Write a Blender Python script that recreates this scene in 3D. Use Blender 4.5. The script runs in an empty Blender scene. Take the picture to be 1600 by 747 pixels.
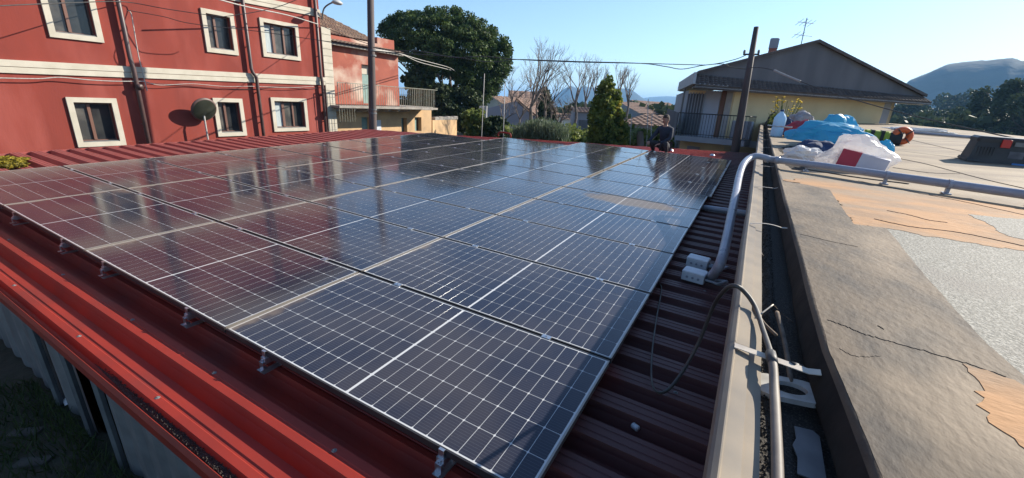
import bpy, math, random
import numpy as np
from mathutils import Vector, Matrix, noise
C = bpy.context.scene.collection
R = math.radians
# ---------------- survey frame of the place (z up; y runs along the parapet) ----------------
CAMPOS = np.array([0.48210548, -1.14292691, 1.44632045])
CAMAX = np.array([[0.86859223, 0.19480661, -0.45562915],
                  [0.49284412, -0.24405952, 0.83518838],
                  [0.05149958, -0.94999228, -0.3079975]])
FPX = 657.946
RW = np.array([[0.99977892, 0., 0.02102651],      # the shed roof's own slightly sloping frame (a, b, h) -> world
               [0.00052275, 0.99969091, -0.02485592],
               [-0.02102001, 0.02486142, 0.99946989]])
# ---------------- camera ----------------
cd = bpy.data.cameras.new('camera'); cam = bpy.data.objects.new('camera', cd); C.objects.link(cam)
cd.sensor_width = 36.0; cd.lens = 36.0 * FPX / 1600.0; cd.clip_start = 0.05; cd.clip_end = 30000
rot = Matrix([[CAMAX[i][0], -CAMAX[i][1], -CAMAX[i][2]] for i in range(3)])
cam.matrix_world = Matrix.Translation(Vector(CAMPOS)) @ rot.to_4x4()
bpy.context.scene.camera = cam
# ---------------- world, sun, exposure ----------------
SUN = Vector((0.5487, 0.6872, 0.4761)).normalized()
w = bpy.data.worlds.new('World'); bpy.context.scene.world = w; w.use_nodes = True
nt = w.node_tree; sky = nt.nodes.new('ShaderNodeTexSky'); sky.sky_type = 'NISHITA'; sky.sun_disc = False
sky.sun_elevation = math.asin(SUN.z); sky.sun_rotation = math.atan2(SUN.x, SUN.y)
sky.air_density = 1.0; sky.dust_density = 0.35; sky.ozone_density = 3.0; sky.altitude = 300
bg = nt.nodes['Background']; bg.inputs[1].default_value = 0.105
nt.links.new(sky.outputs[0], bg.inputs[0])
sl = bpy.data.lights.new('sun', 'SUN'); sl.energy = 5.0; sl.angle = R(0.5); sl.color = (1, 0.92, 0.79)
so = bpy.data.objects.new('sun', sl); C.objects.link(so)
so.rotation_euler = SUN.to_track_quat('Z', 'Y').to_euler()
vs = bpy.context.scene.view_settings
vs.view_transform = 'Standard'; vs.look = 'None'; vs.exposure = 1.0; vs.gamma = 1.0; vs.use_curve_mapping = False
rng = random.Random(7)

# ---------------- geometry helpers ----------------
def ray(px, py): return CAMAX @ np.array([(px - 800) / FPX, (py - 373.5) / FPX, 1.0])
def at(px, py, x=None, y=None, z=None, d=None):
    r = ray(px, py)
    if x is not None: t = (x - CAMPOS[0]) / r[0]
    elif y is not None: t = (y - CAMPOS[1]) / r[1]
    elif z is not None: t = (z - CAMPOS[2]) / r[2]
    else: t = d
    return Vector(CAMPOS + t * r)
def at_plane(px, py, P, n):
    r = Vector(ray(px, py)); c = Vector(CAMPOS); return c + r * ((Vector(P) - c).dot(n) / r.dot(n))
CAMR = RW.T @ CAMPOS
def rf(px, py, h=0):            # roof frame coordinates at height h
    r = RW.T @ ray(px, py); return Vector(CAMR + r * ((h - CAMR[2]) / r[2]))
FE, FH, FS = 0.80, 0.66, 0.035  # flat roof: left edge, its height and its fall
def flat_h(a): return FH + FS * (a - FE)
def fl(px, py, dz=0):
    r = RW.T @ ray(px, py); n = np.array([-FS, 0, 1.]); P = np.array([FE, 0, FH + dz])
    return Vector(CAMR + r * (((P - CAMR) @ n) / (r @ n)))
RM = Matrix([list(r) for r in RW]).to_4x4()

class MB:
    def __init__(s): s.v = []; s.f = []; s.sm = False
    def add(s, vs, fs):
        o = len(s.v); s.v += [tuple(v) for v in vs]; s.f += [tuple(i + o for i in f) for f in fs]; return s
    def box(s, x0, x1, y0, y1, z0, z1, M=None):
        vs = [Vector((x, y, z)) for z in (z0, z1) for y in (y0, y1) for x in (x0, x1)]
        if M is not None: vs = [M @ v for v in vs]
        return s.add(vs, [(0, 2, 3, 1), (4, 5, 7, 6), (0, 1, 5, 4), (2, 6, 7, 3), (0, 4, 6, 2), (1, 3, 7, 5)])
    def bev(s, x0, x1, y0, y1, z0, z1, b=.01, M=None):       # box with chamfered vertical edges and top
        def ring(e, z): 
            return [(x0+e+b, y0+e, z), (x1-e-b, y0+e, z), (x1-e, y0+e+b, z), (x1-e, y1-e-b, z), (x1-e-b, y1-e, z), (x0+e+b, y1-e, z), (x0+e, y1-e-b, z), (x0+e, y0+e+b, z)]
        vs = ring(0, z0) + ring(0, z1 - b) + ring(b, z1)
        if M is not None: vs = [M @ Vector(v) for v in vs]
        fs = [tuple(range(7, -1, -1)), tuple(range(16, 24))]
        for k in (0, 8): fs += [(k + i, k + (i + 1) % 8, k + 8 + (i + 1) % 8, k + 8 + i) for i in range(8)]
        return s.add(vs, fs)
    def tube(s, pts, r, seg=8, cap=True):
        pts = [Vector(p) for p in pts]; n = len(pts); rs = r if isinstance(r, (list, tuple)) else [r] * n
        vs = []; u = None
        for i, p in enumerate(pts):
            t = (pts[min(i + 1, n - 1)] - pts[max(i - 1, 0)]).normalized()
            if u is None: u = t.orthogonal().normalized()
            u = (u - t * u.dot(t)); u = u.normalized() if u.length > 1e-6 else t.orthogonal().normalized()
            w_ = t.cross(u)
            for k in range(seg):
                a = 2 * math.pi * k / seg; vs.append(p + (u * math.cos(a) + w_ * math.sin(a)) * rs[i])
        fs = [(i*seg+k, i*seg+(k+1) % seg, (i+1)*seg+(k+1) % seg, (i+1)*seg+k) for i in range(n-1) for k in range(seg)]
        if cap: fs += [tuple(range(seg - 1, -1, -1)), tuple((n-1)*seg + k for k in range(seg))]
        return s.add(vs, fs)
    def prism(s, poly, z0, z1, M=None):
        n = len(poly); vs = [Vector((p[0], p[1], z0)) for p in poly] + [Vector((p[0], p[1], z1)) for p in poly]
        if M is not None: vs = [M @ v for v in vs]
        return s.add(vs, [tuple(range(n-1, -1, -1)), tuple(range(n, 2*n))] + [(i, (i+1) % n, n+(i+1) % n, n+i) for i in range(n)])
    def slab(s, poly3, off):        # 3-D polygon thickened by the vector off
        n = len(poly3); P = [Vector(p) for p in poly3]; off = Vector(off)
        return s.add(P + [p + off for p in P], [tuple(range(n-1, -1, -1)), tuple(range(n, 2*n))] + [(i, (i+1) % n, n+(i+1) % n, n+i) for i in range(n)])
    def loft(s, rings, closed=False):
        m = len(rings[0]); vs = [v for r_ in rings for v in r_]; q = m if closed else m - 1
        return s.add(vs, [(i*m+k, i*m+(k+1) % m, (i+1)*m+(k+1) % m, (i+1)*m+k) for i in range(len(rings)-1) for k in range(q)])
    def lathe(s, prof, seg=16, c=(0, 0, 0)):
        rings = [[(c[0]+r_*math.cos(2*math.pi*k/seg), c[1]+r_*math.sin(2*math.pi*k/seg), c[2]+z) for k in range(seg)] for r_, z in prof]
        return s.loft(rings, True)
    def mesh(s, name):
        me = bpy.data.meshes.new(name); me.from_pydata(s.v, [], s.f); me.validate()
        if s.sm: me.polygons.foreach_set('use_smooth', [True] * len(me.polygons))
        me.update(); return me
    def build(s, name, m, parent=None, loc=None):
        return ob(name, s.mesh(name), m, parent, loc)
    def smooth(s): s.sm = True; return s
def ob(name, me, m, parent=None, loc=None):
    if m is not None and not me.materials: me.materials.append(m)
    o = bpy.data.objects.new(name, me); C.objects.link(o)
    if parent is not None: o.parent = parent
    if loc is not None: o.location = loc
    return o
def tag(o, label=None, cat=None, group=None, kind=None):
    if label: o['label'] = label
    if cat: o['category'] = cat
    if group: o['group'] = group
    if kind: o['kind'] = kind
    return o
def empty(name, loc=(0, 0, 0), M=None, rz=0):
    o = bpy.data.objects.new(name, None); C.objects.link(o); o.empty_display_size = .1
    m = Matrix.Translation(Vector(loc)) @ Matrix.Rotation(rz, 4, 'Z')
    o.matrix_world = (M @ m) if M is not None else m
    return o
def rempty(name, a, b, h, rz=0): return empty(name, (a, b, h), RM, rz)
def clone(o, parent, loc=None):
    c = o.copy(); C.objects.link(c); c.parent = parent
    if loc is not None: c.location = loc
    return c
def interp(xs, ys, x): return float(np.interp(x, xs, ys))
def spline(P, n=8):
    P = [Vector(p) for p in P]; out = []
    for i in range(len(P) - 1):
        p0 = P[max(i-1, 0)]; p1 = P[i]; p2 = P[i+1]; p3 = P[min(i+2, len(P)-1)]
        for k in range(n):
            t = k / n; out.append(.5*((2*p1)+(p2-p0)*t+(2*p0-5*p1+4*p2-p3)*t*t+(3*p1-p0-3*p2+p3)*t**3))
    out.append(P[-1]); return out

# ---------------- materials ----------------
def N(t, ty, **k):
    n = t.nodes.new(ty)
    for a, b in k.items(): setattr(n, a, b)
    return n
def mat(name, col, rough=.6, metal=0, col2=None, ns=6., nd=5, nlo=.35, nhi=.65, bump=0, bs=30., bd=.01, spec=.5, col3=None, ns3=1.2, lo3=.5, hi3=.7,
        alpha=1, trans=0, emit=None, sss=0, stretch=None, geo=False, rv=0):
    m = bpy.data.materials.new(name); m.use_nodes = True; t = m.node_tree; p = t.nodes['Principled BSDF']; L = t.links.new
    p.inputs['Base Color'].default_value = (*col, 1); p.inputs['Roughness'].default_value = rough
    p.inputs['Metallic'].default_value = metal; p.inputs['Specular IOR Level'].default_value = spec
    if trans: p.inputs['Transmission Weight'].default_value = trans
    if alpha < 1: p.inputs['Alpha'].default_value = alpha
    if col2 or bump or col3 or rv:
        if geo: co = N(t, 'ShaderNodeNewGeometry').outputs['Position']
        else: co = N(t, 'ShaderNodeTexCoord').outputs['Object']
        if stretch:
            mp = N(t, 'ShaderNodeMapping'); mp.inputs['Scale'].default_value = stretch; L(co, mp.inputs[0]); co = mp.outputs[0]
    def noisef(sc, lo, hi, det=5):
        n = N(t, 'ShaderNodeTexNoise'); n.inputs['Scale'].default_value = sc; n.inputs['Detail'].default_value = det; L(co, n.inputs['Vector'])
        mr = N(t, 'ShaderNodeMapRange'); mr.inputs[1].default_value = lo; mr.inputs[2].default_value = hi; L(n.outputs[0], mr.inputs[0]); return mr.outputs[0]
    if col2:
        mx = N(t, 'ShaderNodeMix', data_type='RGBA'); mx.inputs[6].default_value = (*col, 1); mx.inputs[7].default_value = (*col2, 1)
        L(noisef(ns, nlo, nhi, nd), mx.inputs[0]); last = mx.outputs[2]
        if col3:
            m3 = N(t, 'ShaderNodeMix', data_type='RGBA'); L(last, m3.inputs[6]); m3.inputs[7].default_value = (*col3, 1)
            L(noisef(ns3, lo3, hi3, 6), m3.inputs[0]); last = m3.outputs[2]
        L(last, p.inputs['Base Color'])
    if rv:
        mr = N(t, 'ShaderNodeMapRange'); mr.inputs[3].default_value = rough - rv; mr.inputs[4].default_value = rough + rv
        L(noisef(ns * .7, .3, .7), mr.inputs[0]); L(mr.outputs[0], p.inputs['Roughness'])
    if bump:
        n = N(t, 'ShaderNodeTexNoise'); n.inputs['Scale'].default_value = bs; n.inputs['Detail'].default_value = 6; L(co, n.inputs['Vector'])
        b = N(t, 'ShaderNodeBump'); b.inputs['Strength'].default_value = bump; b.inputs['Distance'].default_value = bd
        L(n.outputs[0], b.inputs['Height']); L(b.outputs[0], p.inputs['Normal'])
    return m
def leafmat(name, c1, c2, ns=1.5, tr=.35):
    m = bpy.data.materials.new(name); m.use_nodes = True; t = m.node_tree; L = t.links.new; p = t.nodes['Principled BSDF']
    g = N(t, 'ShaderNodeNewGeometry'); n = N(t, 'ShaderNodeTexNoise'); n.inputs['Scale'].default_value = ns; L(g.outputs['Position'], n.inputs['Vector'])
    ad = N(t, 'ShaderNodeMath', operation='ADD'); L(n.outputs[0], ad.inputs[0])
    ml = N(t, 'ShaderNodeMath', operation='MULTIPLY'); L(g.outputs['Random Per Island'], ml.inputs[0]); ml.inputs[1].default_value = .35; L(ml.outputs[0], ad.inputs[1])
    mr = N(t, 'ShaderNodeMapRange'); mr.inputs[1].default_value = .45; mr.inputs[2].default_value = .9; L(ad.outputs[0], mr.inputs[0])
    mx = N(t, 'ShaderNodeMix', data_type='RGBA'); mx.inputs[6].default_value = (*c1, 1); mx.inputs[7].default_value = (*c2, 1); L(mr.outputs[0], mx.inputs[0])
    L(mx.outputs[2], p.inputs['Base Color']); p.inputs['Roughness'].default_value = .6; p.inputs['Specular IOR Level'].default_value = .25
    tl = N(t, 'ShaderNodeBsdfTranslucent'); L(mx.outputs[2], tl.inputs[0])
    ms = N(t, 'ShaderNodeMixShader'); ms.inputs[0].default_value = tr; L(p.outputs[0], ms.inputs[1]); L(tl.outputs[0], ms.inputs[2])
    L(ms.outputs[0], t.nodes['Material Output'].inputs[0]); return m
M = {}
M['red_sheet'] = mat('red_sheet', (.225, .024, .020), .36, col2=(.18, .022, .020), ns=3, bump=.08, bs=60, bd=.002, col3=(.16, .042, .036), ns3=.9, lo3=.52, hi3=.75, rv=.08)
def sheet_mat():
    m = mat('red_sheet', (.27, .028, .017), .52, spec=.3, col2=(.20, .024, .016), ns=2.2, nd=8, bump=.12, bs=40, bd=.003, col3=(.16, .040, .034), ns3=1.1, lo3=.5, hi3=.75, rv=.07, geo=True)
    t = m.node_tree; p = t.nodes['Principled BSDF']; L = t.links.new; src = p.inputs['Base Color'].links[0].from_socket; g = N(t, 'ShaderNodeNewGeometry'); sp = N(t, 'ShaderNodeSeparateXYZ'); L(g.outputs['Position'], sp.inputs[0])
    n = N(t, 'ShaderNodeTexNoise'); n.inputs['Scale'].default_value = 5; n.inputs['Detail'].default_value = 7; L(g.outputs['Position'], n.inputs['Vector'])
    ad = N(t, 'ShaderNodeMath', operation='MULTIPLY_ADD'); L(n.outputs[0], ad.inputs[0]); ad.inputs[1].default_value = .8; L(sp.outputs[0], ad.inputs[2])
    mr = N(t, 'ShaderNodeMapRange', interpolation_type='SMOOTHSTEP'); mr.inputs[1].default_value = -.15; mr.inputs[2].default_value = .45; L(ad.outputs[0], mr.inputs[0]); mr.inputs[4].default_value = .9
    mx = N(t, 'ShaderNodeMix', data_type='RGBA'); L(mr.outputs[0], mx.inputs[0]); L(src, mx.inputs[6]); mx.inputs[7].default_value = (.075, .034, .034, 1)  # flashing's shade painted as dark brown into the right-hand roof colour
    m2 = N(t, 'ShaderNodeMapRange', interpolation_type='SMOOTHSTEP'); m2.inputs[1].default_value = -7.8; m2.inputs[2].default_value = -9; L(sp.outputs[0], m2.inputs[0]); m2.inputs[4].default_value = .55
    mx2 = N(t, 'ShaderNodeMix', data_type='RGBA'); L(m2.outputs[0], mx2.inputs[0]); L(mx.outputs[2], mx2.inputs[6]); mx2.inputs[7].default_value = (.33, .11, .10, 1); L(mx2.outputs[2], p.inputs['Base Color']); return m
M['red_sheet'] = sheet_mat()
M['alu'] = mat('alu', (.62, .63, .64), .35, metal=.85, col2=(.5, .5, .5), ns=20)
M['galv'] = mat('galv', (.17, .18, .18), .6, metal=.2, col2=(.11, .115, .12), ns=5, bump=.05, bs=20)
M['beige_metal'] = mat('beige_metal', (.29, .235, .17), .6, spec=.3, col2=(.20, .17, .135), ns=4, bump=.05, bs=80, bd=.001, col3=(.15, .12, .095), ns3=2.5, lo3=.58, hi3=.8)
M['pipe_grey'] = mat('pipe_grey', (.30, .31, .36), .3, col2=(.26, .27, .31), ns=8, rv=.06)
M['box_grey'] = mat('box_grey', (.62, .64, .66), .45, col2=(.55, .57, .6), ns=14)
M['black_rub'] = mat('black_rub', (.03, .03, .032), .55, col2=(.06, .055, .05), ns=20, bump=.1, bs=60)
M['cable'] = mat('cable', (.05, .045, .04), .55, col2=(.11, .10, .085), ns=5, nlo=.45, nhi=.75, bump=.15, bs=60, bd=.002)
M['dark'] = mat('dark', (.02, .02, .022), .7, col2=(.03, .03, .03))
M['gravel'] = mat('gravel', (.03, .027, .024), .95, col2=(.12, .105, .09), ns=160, nlo=.5, nhi=.75, bump=.8, bs=120, bd=.012)
# bitumen surfaces of the flat roof
M['deck'] = mat('deck', (.30, .23, .15), .85, col2=(.20, .15, .10), ns=2.2, nd=8, nlo=.42, nhi=.6, stretch=(.5, 1, 1), bump=.6, bs=24, bd=.012, col3=(.14, .11, .08), ns3=.8, lo3=.55, hi3=.8, geo=True)
M['strip'] = mat('strip', (.108, .076, .046), .8, col2=(.048, .036, .026), ns=5, nd=9, nlo=.42, nhi=.62, bump=.5, bs=34, bd=.010, col3=(.23, .170, .108), ns3=1.7, lo3=.46, hi3=.64, geo=True, stretch=(1, .6, 1))
M['strip_dark'] = mat('strip_dark', (.018, .016, .015), .95, spec=.15, col2=(.035, .030, .026), ns=5, bump=.4, bs=20, bd=.01, geo=True)  # darker copy of strip, the upstand's shade put into its colour
M['slate'] = mat('slate', (.17, .16, .13), .8, col2=(.34, .32, .27), ns=70, nlo=.45, nhi=.65, bump=.7, bs=90, bd=.008, col3=(.2, .18, .15), ns3=2.2, lo3=.55, hi3=.75, geo=True)
M['primer'] = mat('primer', (.42, .215, .085), .85, col2=(.29, .165, .08), ns=4, nd=9, nlo=.42, nhi=.62, bump=.6, bs=30, bd=.01, col3=(.26, .19, .125), ns3=1.7, lo3=.47, hi3=.66, geo=True, stretch=(.5, 1, 1))
M['crack_and_shadow'] = mat('crack_and_shadow', (.035, .028, .022), .9, col2=(.05, .04, .03))
def wood_lines(name, c1, c2, scale, axis='Y', rough=.7): return mat(name, c1, rough, col2=c2, ns=scale, bump=.2, bs=40)

# panel materials: glass-covered cells, white backsheet, dust in the roof frame
def panel_mat(name, base, lines):
    m = bpy.data.materials.new(name); m.use_nodes = True; t = m.node_tree; L = t.links.new; p = t.nodes['Principled BSDF']
    g = N(t, 'ShaderNodeNewGeometry')
    def dot(v, c):
        n = N(t, 'ShaderNodeVectorMath', operation='DOT_PRODUCT'); L(v, n.inputs[0]); n.inputs[1].default_value = c; return n.outputs['Value']
    def math_(op, a, b=None, c=None):
        n = N(t, 'ShaderNodeMath', operation=op)
        for i, v in enumerate((a, b, c)):
            if v is None: continue
            if isinstance(v, (int, float)): n.inputs[i].default_value = v
            else: L(v, n.inputs[i])
        return n.outputs[0]
    def rng_(v, a, b, c=0., d=1.):
        n = N(t, 'ShaderNodeMapRange', interpolation_type='SMOOTHSTEP'); n.inputs[1].default_value = a; n.inputs[2].default_value = b; n.inputs[3].default_value = c; n.inputs[4].default_value = d
        L(v, n.inputs[0]); return n.outputs[0]
    def noise_(sc, det=5, v=None):
        n = N(t, 'ShaderNodeTexNoise'); n.inputs['Scale'].default_value = sc; n.inputs['Detail'].default_value = det; L(v or g.outputs['Position'], n.inputs['Vector']); return n.outputs[0]
    a = dot(g.outputs['Position'], tuple(RW[:, 0])); b = dot(g.outputs['Position'], tuple(RW[:, 1]))
    fa = math_('FRACT', math_('DIVIDE', a, 2.111)); fb = math_('FRACT', math_('DIVIDE', b, 1.058))
    n1 = noise_(4.); n2 = noise_(1.1)
    edge = rng_(math_('ADD', fa, math_('MULTIPLY', math_('SUBTRACT', n1, .5), .12)), .055, .0)      # dirt gathered along the lower short edge
    edge = math_('MULTIPLY', edge, rng_(n2, .38, .62, .25, 1.))
    streak = math_('MULTIPLY', rng_(fb, .8, 1.), math_('MULTIPLY', rng_(fa, .22, .02), rng_(n1, .4, .6)))
    haze = rng_(n2, .35, .7, .035, .13)
    sa = math_('DIVIDE', math_('ADD', a, 0.95), .85); sb = math_('DIVIDE', math_('SUBTRACT', b, 5.05), .36)
    st = math_('ADD', math_('ADD', math_('MULTIPLY', sa, sa), math_('MULTIPLY', sb, sb)), math_('MULTIPLY', math_('SUBTRACT', n1, .5), .8))
    stain = math_('MULTIPLY', rng_(st, 1., .3), .45)
    vo = N(t, 'ShaderNodeTexVoronoi'); vo.inputs['Scale'].default_value = 2.6; L(g.outputs['Position'], vo.inputs['Vector'])
    spots = rng_(math_('ADD', vo.outputs['Distance'], math_('MULTIPLY', noise_(30.), .03)), .035, .022)
    spk = N(t, 'ShaderNodeTexVoronoi'); spk.inputs['Scale'].default_value = 26; L(g.outputs['Position'], spk.inputs['Vector'])
    specks = math_('MULTIPLY', rng_(spk.outputs['Distance'], .07, .04), rng_(n1, .5, .62))
    dust = math_('MAXIMUM', math_('MAXIMUM', math_('MAXIMUM', math_('MULTIPLY', edge, .5), math_('MULTIPLY', streak, .4)), haze), stain)
    dust = math_('MAXIMUM', dust, math_('MULTIPLY', math_('MAXIMUM', math_('MULTIPLY', spots, .8), math_('MULTIPLY', specks, .35)), 1.))
    basec = (*base, 1)
    mx0 = N(t, 'ShaderNodeMix', data_type='RGBA'); mx0.inputs[6].default_value = basec; mx0.inputs[7].default_value = (.09, .10, .12, 1)
    if lines:
        fl_ = math_('FRACT', math_('DIVIDE', b, .0166)); L(math_('MULTIPLY', rng_(math_('ABSOLUTE', math_('SUBTRACT', fl_, .5)), .06, .02), .6), mx0.inputs[0])
    else: mx0.inputs[0].default_value = 0
    mx = N(t, 'ShaderNodeMix', data_type='RGBA'); L(dust, mx.inputs[0]); L(mx0.outputs[2], mx.inputs[6]); mx.inputs[7].default_value = (.34, .27, .19, 1)
    L(mx.outputs[2], p.inputs['Base Color']); L(rng_(dust, 0., .7, .085, .6), p.inputs['Roughness'])
    p.inputs['IOR'].default_value = 1.48
    bp = N(t, 'ShaderNodeBump'); bp.inputs['Strength'].default_value = .03; bp.inputs['Distance'].default_value = .02; L(noise_(1.6, 2), bp.inputs['Height']); L(bp.outputs[0], p.inputs['Normal'])
    return m
M['cell'] = panel_mat('cell_glass', (.006, .011, .030), True)
M['back'] = panel_mat('backsheet_glass', (.55, .56, .56), False)

# ======================= THE SHED WITH THE RED SHEET ROOF =======================
HT = -.13                                     # height of the rib tops
def rib_profile():
    P = [( -.53, -.075), (-.53, -.02), (-.515, .005), (-.50, -.03), (-.49, -.045), (-.475, -.04)]
    for b0, b1 in ((-.455, -.36), (-.235, -.135)):
        c = (b0 + b1) / 2
        P += [(b0 - .016, -.035), (b0, 0), (c - .012, 0), (c - .006, -.006), (c + .004, -.006), (c + .010, 0), (b1, 0), (b1 + .022, -.08), (b1 + .075, -.08)]
    return P
def prof_rows(k0, n):                         # regular ribs, 0.265 m apart
    P = []
    for k in range(k0, k0 + n):
        b0 = .03 + .265 * k; b1 = b0 + .125; c = (b0 + b1) / 2
        P += [(b0 - .035, -.088), (b0 - .010, -.04), (b0, 0), (b0 + .03, 0), (b0 + .034, -.004), (b0 + .040, -.004), (b0 + .044, 0), (b0 + .082, 0), (b0 + .086, -.004), (b0 + .092, -.004), (b0 + .096, 0), (b1, 0), (b1 + .03, -.088)]
    return P
def back_b(a): return interp([-11.05, -8.4, -6, -3, .62], [9.3, 10.5, 12.0, 13.5, 15.4], a)
def left_a(b): return interp([-.6, .6, 1.2, 2], [-11.05, -11.05, -11.05, -11.05], b)
shed = rempty('shed', -5, -.5, -3)
tag(shed, 'low shed with a ribbed red metal roof and grey corrugated walls, carrying the solar panels', 'shed')
def shed_part(mb, name, m): o = mb.build(name, m); o.parent = shed; o.matrix_parent_inverse = shed.matrix_world.inverted(); o.matrix_world = RM; return o
def sheet(P, a0f, name):
    mb = MB(); rings = []
    for b, z in P:
        A0 = a0f; rings.append([(A0 + (.60 - A0) * k / 12, b, HT + z) for k in range(13)])
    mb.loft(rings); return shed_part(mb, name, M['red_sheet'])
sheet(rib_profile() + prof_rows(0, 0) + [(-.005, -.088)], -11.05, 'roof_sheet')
for i in range(15):
    P = prof_rows(i * 4, 4); b_end = P[-1][0]
    rings = []
    for b, z in P + [(b_end + .07, -.088)]:
        # the far end of the roof runs slantwise: cut each rib where it meets that edge
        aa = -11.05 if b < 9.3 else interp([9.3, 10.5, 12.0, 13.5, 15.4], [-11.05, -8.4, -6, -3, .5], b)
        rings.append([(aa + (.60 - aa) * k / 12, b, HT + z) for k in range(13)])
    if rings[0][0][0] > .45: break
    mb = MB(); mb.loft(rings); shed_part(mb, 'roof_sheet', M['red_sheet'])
# roof edge trim at the back and left, debris on the eave, walls
E_ = [(-11.05, -.5), (-11.05, 9.3), (-8.4, 10.5), (-6, 12.0), (-3, 13.5), (.55, 15.45)]
mb = MB()
for (a0, b0), (a1, b1) in zip(E_[:-1], E_[1:]):
    d = Vector((a1 - a0, b1 - b0, 0)).normalized(); n = Vector((-d.y, d.x, 0))
    p0 = Vector((a0, b0, HT)); p1 = Vector((a1, b1, HT))
    mb.slab([p0 + n*.02 + Vector((0, 0, -.16)), p1 + n*.02 + Vector((0, 0, -.16)), p1 + n*.02 + Vector((0, 0, -.01)), p0 + n*.02 + Vector((0, 0, -.01))], n * .012)
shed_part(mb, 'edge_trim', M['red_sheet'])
def wall_sheet(mb, p0, p1, z0, z1):           # corrugated wall sheet between two points
    p0 = Vector(p0); p1 = Vector(p1); d = (p1 - p0); L_ = d.length; d.normalize(); n = Vector((d.y, -d.x, 0)); k = int(L_ / .06); top = []; bot = []
    for i in range(k + 1):
        o = (0, .018, .018, 0)[i % 4]; q = p0 + d * (L_ * i / k) + n * o
        top.append(q + Vector((0, 0, z1))); bot.append(q + Vector((0, 0, z0)))
    mb.loft([bot, top])
for a0, a1 in ((-11.0, -3.62), (-3.55, -3.05), (-2.57, .5)):
    mb = MB(); wall_sheet(mb, (a0, -.47, 0), (a1, -.47, 0), -.93, HT - .07); mb.tube([(a1 if a1 < 0 else a0, -.50, -.93), (a1 if a1 < 0 else a0, -.50, HT - .1)], .022, 6)
    shed_part(mb, 'wall_panel', M['galv'])
mb = MB(); wall_sheet(mb, (-11.0, 9.2, 0), (-11.0, -.47, 0), -3.4, HT - .07); wall_sheet(mb, (.5, 15.3, 0), (-10.9, 9.2, 0), -3.4, HT - .07); shed_part(mb, 'side_wall', M['galv'])
shed_part(MB().box(-11, .5, .9, .95, -3.4, HT - .09), 'inner_partition', M['dark'])
# roof screws along a few ribs
mb = MB(); mb.lathe([(0, .007), (.005, .006), (.006, .002), (.012, .0015), (.013, 0)], 8); me_screw = mb.mesh('screw'); me_screw.materials.append(M['galv'])
for k in range(1, 28, 3):
    for a_ in (.36,): 
        o = ob('screw', me_screw, None); o.parent = shed; o.matrix_parent_inverse = shed.matrix_world.inverted(); o.matrix_world = RM @ Matrix.Translation((a_ + .01 * math.sin(k * 5), .03 + .265 * (k * (1 if a_ < .3 else 1)) + .064, HT))
for a_ in (-.9, -1.9, -2.9, -4.1, -5.4, -6.6):
    for b_ in (-.17, -.43): o = ob('screw', me_screw, None); o.parent = shed; o.matrix_parent_inverse = shed.matrix_world.inverted(); o.matrix_world = RM @ Matrix.Translation((a_ + .1 * b_, b_, HT))
# debris caught on the eave
mb = MB(); r_ = random.Random(3)
for i in range(3800):
    a = -2.75 + 3.2 * r_.random() ** .9; wd = interp([-2.75, -1.9, -1.2, .5], [.008, .042, .05, .055], a)
    b = -.458 - .0 - wd * r_.random() + .01; s = r_.uniform(.0018, .005); z = HT - .036 + r_.uniform(0, .016)
    mb.add([(a-s, b-s, z), (a+s, b-s*.6, z), (a+.3*s, b+s, z), (a, b, z+s*1.4)], [(0, 2, 1), (0, 1, 3), (1, 2, 3), (2, 0, 3)])
mb.loft([[(-2.75 + 3.2*k/30, -.462 - interp([0, 8, 30], [.006, .04, .05], k), HT - .038) for k in range(31)], [(-2.75 + 3.2*k/30, -.452 + .004*math.sin(k*2.1), HT - .022) for k in range(31)]])
o = mb.build('debris', M['gravel']); o.matrix_world = RM; tag(o, 'dark gritty debris lying along the eave of the red roof', 'debris', kind='stuff')
M['moss'] = mat('moss', (.32, .26, .03), .9, col2=(.12, .13, .02), ns=14, bump=.8, bs=30, bd=.03)

# ======================= SOLAR PANELS =======================
PA, PB = 2.111, 1.058; PW, PL = 2.094, 1.038
def frame_mesh():
    mb = MB(); x, y = PW/2, PL/2; l = .010; t = .035
    for (x0, x1, y0, y1) in ((-x, x, -y, -y + l), (-x, x, y - l, y), (-x, -x + l, -y + l, y - l), (x - l, x, -y + l, y - l)):
        mb.box(x0, x1, y0, y1, 0, t)
    return mb.mesh('frame')
M['frame_dark'] = mat('frame_dark', (.035, .035, .04), .38, metal=.3, col2=(.06, .055, .05), ns=6)
M['frame_light'] = mat('frame_light', (.31, .28, .24), .38, metal=.4, col2=(.24, .22, .19), ns=5)  # short frame sides: sky gleam and seam dust lightened into the colour
me_frame = frame_mesh(); me_frame.materials.append(M['frame_dark']); me_frame.materials.append(M['frame_light'])
for i_, p_ in enumerate(me_frame.polygons): p_.material_index = 1 if i_ >= 12 else 0
mb = MB(); mb.box(-PW/2 + .0101, PW/2 - .0101, -PL/2 + .0101, PL/2 - .0101, .024, .0330); me_back = mb.mesh('backsheet'); me_back.materials.append(M['back'])
CW, CL, GA, GB = .0822, .1628, .0030, .0040
def cell_poly(): 
    c = .007; x, y = CW/2, CL/2
    return [(-x + c*.6, -y), (x - c*.6, -y), (x, -y + c), (x, y - c), (x - c*.6, y), (-x + c*.6, y), (-x, y - c), (-x, -y + c)]
mb = MB(); mb.prism(cell_poly(), 0, .0007); me_cell = mb.mesh('cell'); me_cell.materials.append(M['cell'])
cells = []
for i in range(24):
    xa = (i - 11.5) * (CW + GA) + (.0065 if i >= 12 else -.0065)
    for j in range(6): cells.append((xa, (j - 2.5) * (CL + GB)))
mb = MB()
for x, y in cells: mb.add([(p[0] + x, p[1] + y, .0337) for p in cell_poly()], [tuple(range(8))])
me_cells = mb.mesh('cells'); me_cells.materials.append(M['cell'])
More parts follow.
